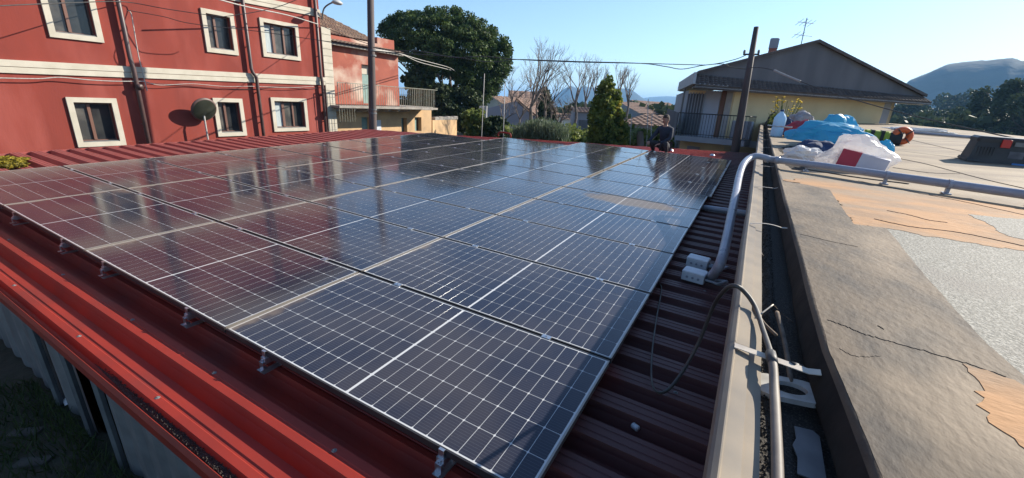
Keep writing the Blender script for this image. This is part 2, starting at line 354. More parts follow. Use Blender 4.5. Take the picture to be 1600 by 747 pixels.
ORD = ['front', 'second', 'third', 'fourth', 'fifth', 'sixth', 'seventh', 'eighth', 'ninth', 'tenth', 'eleventh']
COLN = ['column beside the parapet', 'second column from the parapet', 'third column from the parapet', 'leftmost column']
NR = [11, 11, 10, 9]
prng = random.Random(11)
for c in range(4):
    for r in range(NR[c]):
        sh = .05 if (c == 0 and r >= 6) else 0
        o = rempty('solar_panel', -(c + .5) * PA + sh + prng.uniform(-.003, .003), (r + .5) * PB + prng.uniform(-.002, .002), -.0355)
        o.matrix_world = o.matrix_world @ Matrix.Rotation(R(prng.gauss(0, .10)), 4, 'X') @ Matrix.Rotation(R(prng.gauss(0, .06)), 4, 'Y')
        lb = 'solar panel with a white grid, %s row from the eave, %s' % (ORD[r] if r else 'first', COLN[c])
        tag(o, lb, 'solar panel', 'solar panels laid in rows on the red roof')
        ob('frame', me_frame, None, o); ob('backsheet', me_back, None, o)
        near = (c <= 1 and r <= 3) or (c == 2 and r <= 2) or (c == 3 and r <= 1)
        if near:
            for x, y in cells: ob('cell', me_cell, None, o, (x, y, .0331))
        else:
            q = ob('cells', me_cells, None, o); q['kind'] = 'stuff'
# rails with their clamps
M['clamp'] = mat('clamp', (.55, .56, .58), .3, metal=.9)
def end_clamp(par, b=0):
    mb = MB(); mb.box(-.017, .017, b - .045, b + .0, -.105, -.102); mb.box(-.017, .017, b - .026, b - .022, -.102, -.06); mb.box(-.017, .017, b - .026, b - .002, -.062, -.058)
    mb.box(-.014, .014, b - .005, b - .002, -.058, .003); mb.box(-.014, .014, b - .005, b + .009, .0015, .004); mb.lathe([(0, .012), (.007, .012), (.007, 0)], 6, (0, b - .017, -.058))
    return mb.build('end_clamp', M['clamp'], par)
me_mid = None
names8 = ['rightmost of the eight', 'second from the right', 'third from the right', 'fourth from the right', 'fifth from the right', 'sixth from the right', 'seventh from the right', 'leftmost of the eight']
for c in range(4):
    for q, off in enumerate((.43, 1.70)):
        a = -c * PA - off; L_ = NR[c] * PB
        o = rempty('mounting_rail', a, 0, 0); tag(o, 'aluminium mounting rail with clamps under the panels, ' + names8[c*2+q] + ' along the eave', 'mounting rail', 'rails that carry the solar panels')
        mb = MB(); mb.box(-.02, .02, -.012, L_ + .05, -.075, -.0375); mb.box(-.022, .022, -.03, L_ + .06, HT + .001, HT + .004)
        for k in range(int(L_ / .53)): mb.box(-.02, .02, .09 + k*.53, .14 + k*.53, HT + .004, -.075)
        mb.build('rail', M['alu'], o); end_clamp(o)
        if me_mid is None:
            mb = MB(); mb.box(-.03, .03, -.018, .018, .0005, .004); mb.box(-.03, .03, -.006, .006, -.03, .0005); mb.lathe([(0, .009), (.006, .009), (.006, 0)], 6, (0, 0, .004)); me_mid = mb.mesh('mid_clamp'); me_mid.materials.append(M['clamp'])
        for r in range(1, NR[c]): ob('mid_clamp', me_mid, None, o, (0, r * PB, 0))


# ======================= THE FLAT-ROOFED BUILDING ON THE RIGHT =======================
def eb(b): return interp([-4, 0, .6, 2.5, 5, 15, 28], [.92, .88, .84, .825, .805, .77, .75], b)
def rlim(b): return interp([-4, 20.2, 27.4, 28.8], [13.2, 8.37, 6.94, 6.2], b)
flat = rempty('flat_roofed_building', 4, 10, -3)
tag(flat, 'building with a patched bitumen flat roof and beige metal edge flashing on the right', 'building')
def fpart(mb, name, m): o = mb.build(name, m); o.parent = flat; o.matrix_parent_inverse = flat.matrix_world.inverted(); o.matrix_world = RM; return o
BS = list(np.arange(-4, 3, .1)) + list(np.arange(3, 28.9, .4))
r_ = random.Random(5)
mb = MB().smooth(); rings = []
for b in BS:
    e = eb(b); rings.append([(e + .02, b, flat_h(e + .02)), (e + .3, b, flat_h(e + .3)), (rlim(b), b, flat_h(rlim(b)))])
mb.loft(rings); mb.sm = False; fpart(mb, 'roof_deck', M['deck'])
mb = MB().smooth(); rings = []; low = []
for b in BS:
    e = eb(b) + .005 * noise.noise(Vector((b * 1.3, 0, 0))); k = flat_h(e)
    q = .008 * noise.noise(Vector((b * 3, 5, 0)))
    rings.append([(e - .012, b, k - .014), (e - .005, b, k + .002), (e + .003, b, k + .0085), (e + .012, b, flat_h(e + .012) + .0088), (e + .03, b, flat_h(e + .03) + .001)])
    low.append([(e + .03, b, .38), (e + .02, b, k - .155), (e - .034 + q, b, k - .122), (e - .033 + q, b, k - .108), (e - .026 + q, b, k - .055), (e - .0121, b, k - .0135)])
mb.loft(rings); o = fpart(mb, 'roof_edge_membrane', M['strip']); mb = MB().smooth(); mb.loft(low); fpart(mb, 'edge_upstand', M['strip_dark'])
# body of the building
fpart(MB().prism([(.63, -4), (rlim(-4) - .1, -4), (rlim(20.2) - .1, 20.2), (rlim(27.4) - .1, 27.3), (6.1, 28.7), (.63, 27.5)], -3.6, .44), 'body_wall', mat('render_grey', (.33, .31, .28), .9, col2=(.26, .24, .21), ns=1.2, bump=.2))
# edge flashing along the shed
PF = [(.545, .46), (.53, .47), (.53, .575), (.538, .588), (.552, .598), (.556, .598), (.560, .590), (.606, .586), (.608, .576), (.650, .573), (.652, .50)]
b_joint = [-4, .62, 3.0, 6.2, 9.4, 12.6, 15.8, 19.0, 22.2, 25.0]
for i, (b0, b1) in enumerate(zip(b_joint[:-1], b_joint[1:])):
    dz = .0015 * (i % 2); mb = MB(); mb.loft([[(a + .002 * math.sin(b * 2.2), b, h + dz + .002 * math.sin(b * 1.7 + a * 9)) for a, h in PF] for b in np.linspace(b0 - (.03 if i else 0), b1, 9)]); fpart(mb, 'flashing', M['beige_metal'])
# gutter floor and what lies in it
mb = MB(); mb.loft([[(.65, b, .525 + .006 * noise.noise(Vector((b*4, 1, 0)))), (.70, b, .512 + .012 * noise.noise(Vector((b*5, 9, 0)))), (.735, b, .49), (eb(b) + .04, b, .475)] for b in np.arange(-4, 26, .08)]); fpart(mb, 'gutter_bed', M['gravel'])
mb = MB(); r_ = random.Random(9)
for i in range(7000):
    b = -1.2 + 12 * r_.random() ** 2.0; a = .652 + .075 * r_.random() ** 1.3; s = r_.uniform(.002, .0065); z = .517 + r_.uniform(0, .012) - (.02 if a > .70 else 0)
    mb.add([(a-s, b-s, z), (a+s, b-s*.6, z+s*.3), (a+.3*s, b+s, z), (a, b, z+s*1.3)], [(0, 2, 1), (0, 1, 3), (1, 2, 3), (2, 0, 3)])
o = mb.build('gravel', M['gravel']); o.matrix_world = RM; tag(o, 'dark gritty sediment filling the gutter beside the beige flashing', 'gravel', kind='stuff')
# straps across the gutter
M['strap'] = mat('strap', (.50, .44, .36), .45, col2=(.4, .35, .29), ns=20)
ties = [(.555, .55, .036, 'nearest wide flat beige metal strap across the gutter beside the thick cable')] + [(.56, b, .016, l) for b, l in ((2.53, 'second nearest metal strap crossing the gutter, curved'), (4.32, 'third nearest metal strap crossing the gutter'), (6.2, 'fourth metal strap crossing the gutter, just before the grey pipe'), (9.35, 'first metal strap over the gutter beyond the grey pipe'), (11.6, 'second metal strap over the gutter beyond the grey pipe'), (13.6, 'third metal strap over the gutter beyond the grey pipe'), (16.1, 'fourth metal strap over the gutter beyond the grey pipe'), (18.7, 'farthest metal strap over the gutter beyond the grey pipe'))]
for i, (a, b, w_, l) in enumerate(ties):
    mb = MB(); A1 = eb(b) - .02; rr = []
    for k in range(9):
        t = k / 8; x = a + (A1 - a) * t; z = .602 + .008 * t + (.02 * math.sin(math.pi * t) if i == 1 else 0) + (.012 if k == 8 else 0); y = b - .02 * t - (.03 * t if i == 0 else 0)
        rr.append([(x, y - w_/2, z), (x, y + w_/2, z), (x, y + w_/2, z - .003), (x, y - w_/2, z - .003)])
    mb.loft(rr, True); mb.f += [(3, 2, 1, 0), tuple(len(mb.v) - 4 + k for k in range(4))]
    o = mb.build('gutter_strap', M['strap']); o.matrix_world = RM; tag(o, l, 'strap', 'straps crossing the gutter')
# membrane layers: each lies a few millimetres on the one below
def patch(name, pts, dz, m, jit=.018, n=10, seed=1, pre=None):
    P = [(fl(*p).x, fl(*p).y) for p in pts] + (pre or []); r_ = random.Random(seed); out = []
    for i in range(len(P)):
        p, q = Vector(P[i]), Vector(P[(i + 1) % len(P)]); L_ = (q - p).length; k_ = max(1, min(90, int(L_ / .025)))
        nrm = Vector((-(q - p).y, (q - p).x)).normalized() if L_ > 1e-6 else Vector((0, 0))
        for k in range(k_):
            t = k / k_; v = p.lerp(q, t); j = jit * (noise.noise(Vector((v.x * 9, v.y * 6, seed))) + .5 * noise.noise(Vector((v.x * 30, v.y * 20, seed)))) * min(1, 4 * t, 4 * (1 - t)); v = v + nrm * j * (1 + .15 * v.y)
            out.append((v.x, v.y))
    mb = MB(); n = len(out); zt = dz + .0; vs = [(x, y, flat_h(x) + zt) for x, y in out] + [(x, y, flat_h(x) + max(.0005, zt - .0025)) for x, y in out]
    mb.add(vs, [tuple(range(n))] + [(i, (i+1) % n, n + (i+1) % n, n + i) for i in range(n)])
    return fpart(mb, name, m)
patch('slate_membrane', [(1372, 350), (1480, 368), (1600, 388), (1850, 436), (1990, 700), (1760, 745), (1560, 560), (1440, 440)], .003, M['slate'], seed=2)
patch('primer_patch', [(1222, 281), (1262, 279), (1330, 287), (1400, 296), (1480, 306), (1560, 320), (1600, 328), (1850, 365), (1900, 448), (1600, 393), (1500, 378), (1383, 357), (1336, 352), (1320, 335), (1295, 300)], .005, M['primer'], jit=.06, seed=3)
patch('slate_membrane', [(1512, 336), (1560, 341), (1640, 346), (1850, 380), (1880, 428), (1640, 386), (1575, 370), (1545, 352)], .007, M['slate'], jit=.03, seed=4)
e0 = [(eb(b) + .004, b) for b in np.arange(-3.9, 5.2, .13)]
patch('bitumen_strip', [(1224, 284), (1260, 290), (1296, 298), (1318, 330), (1334, 352), (1384, 358), (1430, 416), (1480, 474), (1540, 540), (1600, 592), (1720, 690)], .009, M['strip'], jit=.004, seed=5, pre=[(2.6, -3.9)] + e0)
patch('primer_patch', [(1502, 572), (1560, 592), (1640, 625), (1800, 700), (1800, 790), (1640, 735), (1590, 700), (1545, 650), (1520, 615), (1528, 600)], .011, M['primer'], jit=.05, seed=6)
def crack_and_shadow(pts, r, dz, name='crack_and_shadow', wob=.01, m='crack_and_shadow'):
    P = [fl(*p) for p in pts]; P = spline(P, 14); mb = MB()
    for i, p in enumerate(P): p.y += wob * noise.noise(Vector((i * .6, 3, p.x))) * (1 + .1 * p.y); p.z += dz
    rr = [[(p.x - r * .2, p.y - r, p.z - .0008), (p.x, p.y, p.z + r * .5), (p.x + r * .2, p.y + r, p.z - .0008)] for p in P]
    mb.loft(rr); return fpart(mb, name, M[m])
crack_and_shadow([(1388, 245), (1440, 255), (1490, 268), (1540, 281), (1610, 297), (1800, 340)], .010, .002)
crack_and_shadow([(1395, 262), (1450, 270), (1500, 272)], .008, .002)
crack_and_shadow([(1420, 218), (1480, 232), (1550, 246)], .010, .002)
crack_and_shadow([(1340, 283), (1420, 300), (1500, 315), (1600, 337)], .006, .0055)
crack_and_shadow([(1385, 330), (1420, 337), (1450, 345), (1480, 349)], .006, .0055)
crack_and_shadow([(1365, 343), (1420, 355), (1500, 365), (1600, 386)], .007, .0055)
crack_and_shadow([(1291, 503), (1320, 513), (1348, 525), (1400, 540), (1490, 566), (1569, 592)], .0035, .0095, wob=.012)
crack_and_shadow([(1370, 512), (1380, 518)], .004, .0095)
crack_and_shadow([(1250, 368), (1300, 380), (1340, 388)], .003, .0095)
crack_and_shadow([(1310, 548), (1335, 560), (1375, 560)], .002, .0095)
crack_and_shadow([(1240, 262), (1290, 270), (1340, 278), (1420, 288)], .02, .002)  # this wide dark line paints the pipe's cast shadow onto the deck
# holes worn in the membrane near the pipe
for q in ([(1228, 256), (1246, 250), (1262, 252), (1268, 260), (1255, 266), (1238, 265)], [(1216, 232), (1235, 228), (1252, 232), (1244, 240), (1222, 240)]):
    patch('worn_spot', q, .003, M['strip_dark'], jit=.02, seed=12)

# grey drain pipe: from the junction boxes up over the flashing and across the flat roof
T0 = fl(1205, 249, .10); yb = (RM @ T0).y
path = [at(1108, 436, z=-.07), at(1124, 415, y=2.75), at(1134, 380, y=3.1), at(1142, 340, y=3.7), at(1149, 305, y=4.35), at(1155, 275, y=5.0), at(1161, 258, y=5.35), at(1170, 248, y=yb - .12), at(1183, 244, y=yb - .03), RM @ T0]
for p in ((1290, 260), (1400, 276), (1500, 290), (1600, 304), (1760, 327), (1950, 356)): path.append(RM @ fl(*p, .10))
pts = spline(path[:10], 5)[:-1] + path[9:]
o = MB().smooth().tube(pts, .043, 14).build('tube', M['pipe_grey'])
pr = empty('drain_pipe', path[0]); tag(pr, 'grey plastic pipe rising from the roof and bending across the flat roof', 'pipe')
def reparent(o, p): o.parent = p; o.matrix_parent_inverse = p.matrix_world.inverted(); return o
reparent(o, pr)
for p in ((1196, 248), (1212, 250)): 
    q = RM @ fl(*p, .10); q2 = RM @ fl(p[0] + 6, p[1] + .8, .10); reparent(MB().smooth().tube([q, q2], .049, 14).build('coupling', M['pipe_grey']), pr)
for p in ((1262, 256), (1386, 274), (1484, 288), (1620, 307)):
    q = fl(p[0], p[1], .10); mb = MB(); mb.tube([(q.x - .015, q.y, q.z), (q.x + .015, q.y, q.z)], .05, 12); mb.box(q.x - .015, q.x + .015, q.y - .02, q.y + .02, flat_h(q.x) + .001, q.z - .045); mb.box(q.x - .03, q.x + .03, q.y - .05, q.y + .05, flat_h(q.x) + .001, flat_h(q.x) + .012)
    o = mb.build('pipe_clip', M['pipe_grey']); o.matrix_world = RM; reparent(o, pr)
# short pipe lying from the panels to the gutter
a0 = rf(1090, 323, -.08); a1 = rf(1166, 333, -.08)
o = empty('cable_conduit', RM @ a0); tag(o, 'short blue grey conduit lying from the panels to the parapet', 'pipe')
mb = MB().smooth(); mb.tube([RM @ a0, RM @ a1, RM @ (a1 + Vector((.25, 0, .0)))], .042, 14); reparent(mb.build('tube', M['pipe_grey']), o)
reparent(MB().smooth().tube([RM @ a0, RM @ (a0 + Vector((.06, 0, 0)))], .048, 14).build('collar', M['black_rub']), o)
# junction boxes
for i, (px, py, l) in enumerate(((1082, 441, 'nearer pale grey junction box with a raised lid on the ribs'), (1088, 419, 'farther pale grey junction box behind its twin on the ribs'))):
    q = rf(px, py, HT); o = rempty('junction_box', q.x, q.y + .07, HT + .001, R(-6)); tag(o, l, 'junction box', 'junction boxes beside the drain pipe')
    MB().bev(-.10, .10, -.07, .07, 0, .075, .006).build('housing', M['box_grey'], o); MB().bev(-.103, .103, -.073, .073, .0755, .095, .008).build('lid', M['box_grey'], o)
    [MB().tube([(x, -.0695, .04), (x, -.076, .04)], .012, 8).build('knockout', M['pipe_grey'], o) for x in (-.05, 0, .05)]
    for k in range(2):
        p0 = Vector((.10, -.02 + .05 * k, .035)); MB().smooth().tube(spline([p0, p0 + Vector((.06, 0, 0)), p0 + Vector((.12, -.0 + .03 * k, -.0)), p0 + Vector((.17, .10 - .05*k, .005))], 5), .014, 8).build('conduit', M['pipe_grey'], o)
q = rf(988, 668, HT - .06); o = MB().smooth().tube([(0, 0, 0), (.032, -.018, .004)], .016, 12).build('pipe_offcut', M['box_grey']); o.matrix_world = RM @ Matrix.Translation(q + Vector((0, 0, .017))); tag(o, 'small white offcut of pipe lying between two ribs', 'offcut')
# thick cable looping over the flashing
cp = [at(1216, 790, z=.585), at(1214, 700, z=.585), at(1210, 610, z=.595), at(1206, 560, z=.625), at(1192, 515, z=.61), at(1180, 480, z=.62), at(1165, 458, z=.66), at(1150, 447, z=.69), at(1134, 452, z=.64), at(1115, 478, z=.44), at(1094, 530, z=.18), at(1070, 575, z=.0), at(1045, 608, z=-.075), at(1026, 612, z=-.08), at(1018, 590, z=-.05), at(1020, 540, z=-.04), at(1027, 490, z=-.05), at(1033, 447, z=-.07), at(1015, 440, z=-.1)]
P = spline(cp, 6); n = len(P); cut = 13 * 6
cr = empty('power_cable', cp[0]); tag(cr, 'thick dusty cable looping over the flashing down to the ribs', 'cable')
reparent(MB().smooth().tube(P[:3*6+1], .0145, 10).build('sheathing', mat('sheath', (.20, .17, .14), .6, col2=(.12, .10, .085), ns=8, bump=.2, bs=60, bd=.002)), cr)
reparent(MB().smooth().tube(P[3*6:cut], [.0105 if i < 55 else .009 for i in range(cut - 18)], 10).build('cable', M['cable']), cr)
reparent(MB().smooth().tube(P[cut-1:], .006, 8).build('thin_cable', M['cable']), cr)
reparent(MB().smooth().tube([P[17], P[18], P[19]], .018, 10).build('joint_tape', M['black_rub']), cr)
# twigs, bracket and plate in the gutter
M['twig'] = mat('twig', (.16, .12, .09), .9, col2=(.09, .07, .055), ns=20, bump=.5, bs=50)
def stick(pts, r, l, name='twig', m='twig'):
    o = MB().smooth().tube(spline([at(*p[:2], z=p[2]) for p in pts], 4), r, 6).build(name, M[m]); tag(o, l, 'stick', 'sticks lying in the gutter'); return o
stick([(1174, 478, .59), (1186, 495, .59), (1196, 508, .58), (1213, 524, .57)], .007, 'knobbly dark twig lying right beside the looping cable')
stick([(1214, 488, .58), (1220, 510, .57), (1226, 535, .55), (1232, 570, .54), (1236, 600, .53)], .010, 'thick pale stick standing upright-looking in the dark gutter')
stick([(1187, 492, .60), (1208, 476, .63)], .0035, 'thin pink sunlit splinter pointing up from the gutter', 'splinter', 'strap')
stick([(1208, 476, .61), (1222, 490, .55), (1240, 504, .53)], .0022, 'very thin dark twig bent across the gutter shade')
stick([(1186, 392, .60), (1192, 400, .60)], .006, 'short pale stick by the flashing near the second strap')
ct = at(1230, 606, z=.535); o = empty('bracket_plate', ct, rz=R(8)); tag(o, 'white plastic plate with a large round hole lying in the gutter', 'plate')
mb = MB(); A_ = []; B_ = []
for k in range(32):
    t = 2 * math.pi * k / 32; c_, s_ = math.cos(t), math.sin(t); q = (abs(c_) ** 5 + abs(s_) ** 5) ** -.2
    A_.append((.098 * c_ * q, .068 * s_ * q)); B_.append((.054 * c_ + .008, .037 * s_))
for z0, z1 in ((-.002, .002),):
    mb.loft([[(x, y, z1) for x, y in A_], [(x, y, z1) for x, y in B_], [(x, y, z0 - .012) for x, y in B_]], True); mb.loft([[(x, y, z1) for x, y in A_], [(x * 1.02, y * 1.02, z0 - .014) for x, y in A_]], True)
for v in range(len(mb.v)): x, y, z = mb.v[v]; mb.v[v] = (x, y, z + x * .05)
mb.build('plate', mat('dirty_white', (.46, .45, .43), .6, col2=(.28, .27, .25), ns=12), o)
ct = at(1262, 705, z=.49); o = MB().prism([(-.035, -.12), (.035, -.12), (.038, .09), (.02, .11), (-.03, .10), (-.028, .04), (-.04, .0), (-.03, -.05)], 0, .004).build('sheet_offcut', M['dirty'] if 'dirty' in M else mat('grey_offcut', (.16, .16, .17), .6, col2=(.11, .11, .12), ns=9)); o.location = ct; tag(o, 'worn grey sheet offcut lying in the shaded gutter nearest the camera', 'offcut')
o = MB().smooth().tube([at(1236, 570, z=.60), at(1252, 575, z=.58)], .013, 10).build('pipe_stub', M['black_rub']); tag(o, 'black pipe stub half hidden under the nearest wide strap', 'pipe stub')

# ======================= GROUND, ROADS, HILLS =======================
GZ = -3.3
def gz(x, y):
    d = math.hypot(x, y); return GZ + .004 * max(0, y - 20) * -1.0 - .02 * max(0, min(y, 160) - 22)
mb = MB(); xs = np.concatenate([-np.geomspace(6000, 30, 22), np.linspace(-26, 26, 14), np.geomspace(30, 6000, 22)]); ys = np.concatenate([-np.geomspace(900, 12, 8), np.linspace(-10, 60, 15), np.geomspace(70, 7500, 26)])
mb.loft([[(x, y, gz(x, y) + (1.2 * noise.noise(Vector((x * .01, y * .01, 0))) if y > 40 else 0)) for x in xs] for y in ys]); mb.sm = True
g = mb.build('ground', mat('ground', (.06, .075, .03), .95, col2=(.13, .11, .07), ns=.25, geo=True, col3=(.03, .04, .02), ns3=2.5, bump=.4, bs=8, bd=.05)); g['kind'] = 'structure'
g = MB().box(-16.4, -12.3, -8, 60, GZ - .2, GZ + .01).build('road', mat('asphalt', (.055, .055, .055), .9, col2=(.075, .072, .068), ns=9, bump=.3, bs=60)); g['kind'] = 'structure'
TZ = -.88
g = MB().prism([(-15, -12), (.55, -12), (.55, -.42), (-11.2, -.42), (-11.2, 1.0), (-12.2, 1.2), (-15, .5)], GZ, TZ).build('garden_terrace', mat('terrace_soil', (.030, .035, .018), .98, col2=(.06, .055, .035), ns=2.5, geo=True, bump=.8, bs=14, bd=.03)); g['kind'] = 'structure'
g = MB().prism([(-7.0, -6), (-3.1, -5), (-2.9, -2.4), (-3.6, -1.35), (-5.2, -1.0), (-7.5, -1.2)], TZ, TZ + .006).build('path', mat('path', (.07, .062, .05), .95, col2=(.11, .10, .08), ns=3, geo=True, bump=.4, bs=20)); g['kind'] = 'structure'
g_ = np.random.default_rng(14); n = 26000; P = np.c_[g_.uniform(-9, .4, n), -.5 - g_.random(n) ** 1.5 * 4.2, np.zeros(n)]
keep = np.array([noise.noise(Vector((p[0] * 1.3, p[1] * 1.3, 0))) > -.15 for p in P]) & ((P[:, 1] > -1.3 + .12 * P[:, 0] * 0) | (P[:, 0] > -2.8) | (g_.random(n) < .06)); P = P[keep]; n = len(P)
hgt = g_.uniform(.02, .07, n); P[:, 2] = TZ + hgt; U = g_.normal(size=(n, 3)) * .45; U[:, 2] = 1; U /= np.linalg.norm(U, axis=1, keepdims=True); V = np.cross(U, g_.normal(size=(n, 3))); V /= np.linalg.norm(V, axis=1, keepdims=True)
co = P; me = None
def quick_quads(name, P, U, V, m):
    n = len(P); co = np.empty((n, 4, 3), np.float32); co[:, 0] = P - U - V; co[:, 1] = P - U + V; co[:, 2] = P + U + V * .2; co[:, 3] = P + U - V * .2
    me = bpy.data.meshes.new(name); me.vertices.add(n * 4); me.vertices.foreach_set('co', co.ravel()); me.loops.add(n * 4); me.loops.foreach_set('vertex_index', np.arange(n * 4, dtype=np.int32))
    me.polygons.add(n); me.polygons.foreach_set('loop_start', np.arange(0, n * 4, 4, dtype=np.int32)); me.polygons.foreach_set('loop_total', np.full(n, 4, np.int32)); me.update(calc_edges=True); me.materials.append(m)
    o = bpy.data.objects.new(name, me); C.objects.link(o); return o
o = quick_quads('grass', P, U * hgt[:, None], V * .004, leafmat('grass_blade', (.02, .04, .012), (.07, .10, .03), 3, .3)); tag(o, 'dark green grass and weeds in the shade below the eave', 'grass', kind='stuff')
for i, (px, py) in enumerate(((40, 676), (52, 722))):
    q = at(px, py, z=TZ + .006); o = MB().bev(-.09, .09, -.04, .04, 0, .012, .004).build('paving_slab', mat('slab_stone', (.09, .085, .07), .9, col2=(.06, .055, .045), ns=9)); o.location = q; o.rotation_euler = (0, 0, R(40)); tag(o, ('upper small pale paving stone on the ground at lower left', 'lower small pale paving stone on the ground at lower left')[i], 'paving stone')
for i, (px, py) in enumerate(((75, 590), (108, 628))):
    q = at(px, py, z=TZ + .03); bm_ = MB(); bm_.add([(-.06, -.02, 0), (.05, -.035, .01), (.07, .03, .04), (-.02, .05, .015), (0, 0, .05)], [(0, 1, 4), (1, 2, 4), (2, 3, 4), (3, 0, 4)]); o = bm_.build('litter', mat('litter_white', (.6, .6, .6), .6)); o.location = q; tag(o, ('small white scrap at the foot of the farther wall sheet', 'larger white scrap at the foot of the wall sheet by the gap')[i], 'scrap')
def hill(name, sil, dist, depth, foot, m, seed=0, amp=1.):
    """a ridge seen from the roof: crest points are set at their real distance and fall away to both sides"""
    n = 90; xs_ = [p[0] for p in sil]; ys_ = [p[1] for p in sil]; rings = []
    for j in range(13):
        t = j / 12; ring = []
        for i in range(n):
            px = xs_[0] + (xs_[-1] - xs_[0]) * i / (n - 1); py = float(np.interp(px, xs_, ys_))
            c = at(px, py, d=1); h = Vector(c) - Vector(CAMPOS); k = math.hypot(h.x, h.y); cr = Vector(CAMPOS) + h * (dist / k)
            dirn = Vector((h.x, h.y, 0)).normalized(); q = cr + dirn * (depth * (t - .5) * 2)
            f = math.sin(math.pi * t) ** 1.2 if t < .5 else math.sin(math.pi * t) ** .8
            z = foot + (cr.z - foot) * max(0, f)
            z += amp * dist * .006 * noise.fractal(Vector((q.x, q.y, seed)) * (6 / dist), 1, 2, 5) * (1 if j != 6 else .35) + (amp * dist * .0022 * abs(noise.noise(Vector((i * 1.7, seed, 0)))) if j == 6 else 0)
            ring.append((q.x, q.y, z))
        rings.append(ring)
    mb = MB().smooth(); mb.loft(rings); o = mb.build(name, m); o['kind'] = 'structure'; return o
M['wood_hill'] = mat('wooded_hill', (.010, .020, .016), .95, col2=(.028, .036, .022), ns=.03, geo=True, bump=.35, bs=.06, bd=5)
hill('hills', [(300, 150), (600, 150), (760, 148), (800, 153), (900, 158), (1000, 155), (1040, 151), (1080, 153), (1150, 158), (1300, 166), (1500, 180)], 4200, 900, -60, M['wood_hill'], 1)
hill('hills', [(846, 162), (868, 148), (884, 137), (892, 134), (905, 139), (912, 134), (924, 137), (950, 137), (985, 139), (1010, 158)], 2600, 350, -50, M['wood_hill'], 2, .5)
hill('hills', [(1380, 168), (1420, 126), (1450, 114), (1480, 101), (1500, 98), (1520, 96), (1545, 95), (1560, 93), (1585, 91), (1595, 96), (1620, 96), (1700, 104), (1850, 140), (2000, 190)], 1250, 260, -30, M['wood_hill'], 3, .6)
hill('hills', [(1360, 185), (1400, 176), (1450, 170), (1520, 170), (1600, 172), (1760, 180)], 420, 120, -12, M['wood_hill'], 4, .6)
hill('hills', [(700, 165), (800, 168), (900, 170), (1000, 171), (1100, 176)], 700, 200, -16, M['wood_hill'], 5, .8)

# ======================= RED HOUSE =======================
WX = -16.5; SL = .0262
red = empty('red_house', (-21, 3, GZ)); tag(red, 'large dark red house with cream window frames and cream bands', 'house')
def rp(mb, name, m, parent=None, L=None):
    o = mb.build(name, m); reparent(o, parent or red)
    if L: o['label'] = L
    return o
M['red_wall'] = mat('red_wall', (.225, .033, .020), .9, col2=(.185, .028, .018), ns=1.4, geo=True, bump=.25, bs=28, bd=.01, col3=(.285, .062, .046), ns3=1.1, lo3=.46, hi3=.7, stretch=(1, 1, .3))
M['cream'] = mat('cream', (.50, .455, .37), .8, col2=(.43, .39, .31), ns=3, geo=True, bump=.1, bs=40)
M['brown_wood'] = mat('brown_wood', (.16, .075, .05), .5, col2=(.12, .055, .038), ns=9, stretch=(1, 1, .15))
M['window_glass'] = mat('window_glass', (.02, .022, .025), .08, col2=(.05, .05, .048), ns=1.4, nlo=.45, nhi=.7, geo=True)
M['curtain'] = mat('curtain', (.40, .46, .46), .7, col2=(.30, .35, .36), ns=6, stretch=(1, 6, .3))
M['dusty_pane'] = mat('dusty_pane', (.10, .095, .085), .25, col2=(.05, .05, .048), ns=2.5, geo=True, nlo=.4, nhi=.6)
M['pipe_brown'] = mat('pipe_brown', (.055, .03, .028), .45, col2=(.08, .045, .04), ns=5)
y0r, y1r = -14, 11.98
wins = [(3.50, 4.62, 2.48, 3.98, 2), (3.49, 4.60, -.43, .95, 2), (7.35, 8.40, 2.56, 3.92, 2), (7.28, 8.30, -.28, 1.06, 2), (9.33, 10.90, 2.63, 3.98, 3), (9.40, 10.97, -.17, 1.15, 3),
        (-.6, .5, 2.4, 3.9, 2), (-.6, .5, -.5, .9, 2), (-5.2, -4.1, 2.3, 3.8, 2), (-5.2, -4.1, -.6, .8, 2)]
ws = .135
holes = [(a + ws, b - ws, c + ws, d - ws) for a, b, c, d, _ in wins]
def wall_holes(x0, x1, ya, yb_, za, zb, holes):
    Y = sorted({ya, yb_, *[h[0] for h in holes], *[h[1] for h in holes]}); Z = sorted({za, zb, *[h[2] for h in holes], *[h[3] for h in holes]}); mb = MB()
    for i in range(len(Y) - 1):
        run = None
        for j in range(len(Z) - 1):
            cy, cz = (Y[i] + Y[i+1]) / 2, (Z[j] + Z[j+1]) / 2
            hit = any(h[0] < cy < h[1] and h[2] < cz < h[3] for h in holes)
            if not hit: mb.add([(x1, Y[i], Z[j]), (x1, Y[i+1], Z[j]), (x1, Y[i+1], Z[j+1]), (x1, Y[i], Z[j+1])], [(0, 1, 2, 3)])
    for h in holes:
        for p, q in (((h[0], h[2]), (h[1], h[2])), ((h[1], h[2]), (h[1], h[3])), ((h[1], h[3]), (h[0], h[3])), ((h[0], h[3]), (h[0], h[2]))):
            mb.add([(x1, p[0], p[1]), (x1, q[0], q[1]), (x0, q[0], q[1]), (x0, p[0], p[1])], [(0, 1, 2, 3)])
    return mb
mb = wall_holes(WX - .25, WX, y0r, y1r, GZ - .3, 8.2, holes)
mb.add([(WX, y0r, GZ), (WX - 10, y0r, GZ), (WX - 10, y0r, 8.2), (WX, y0r, 8.2), (WX, y1r, GZ), (WX - 10, y1r, GZ), (WX - 10, y1r, 8.2), (WX, y1r, 8.2)], [(0, 1, 2, 3), (4, 7, 6, 5), (1, 5, 6, 2), (3, 2, 6, 7)])
rp(mb, 'wall', M['red_wall']); rp(MB().box(WX - 9.5, WX - .26, y0r + .1, y1r - .1, GZ, 8.1), 'dark_interior', M['dark'])
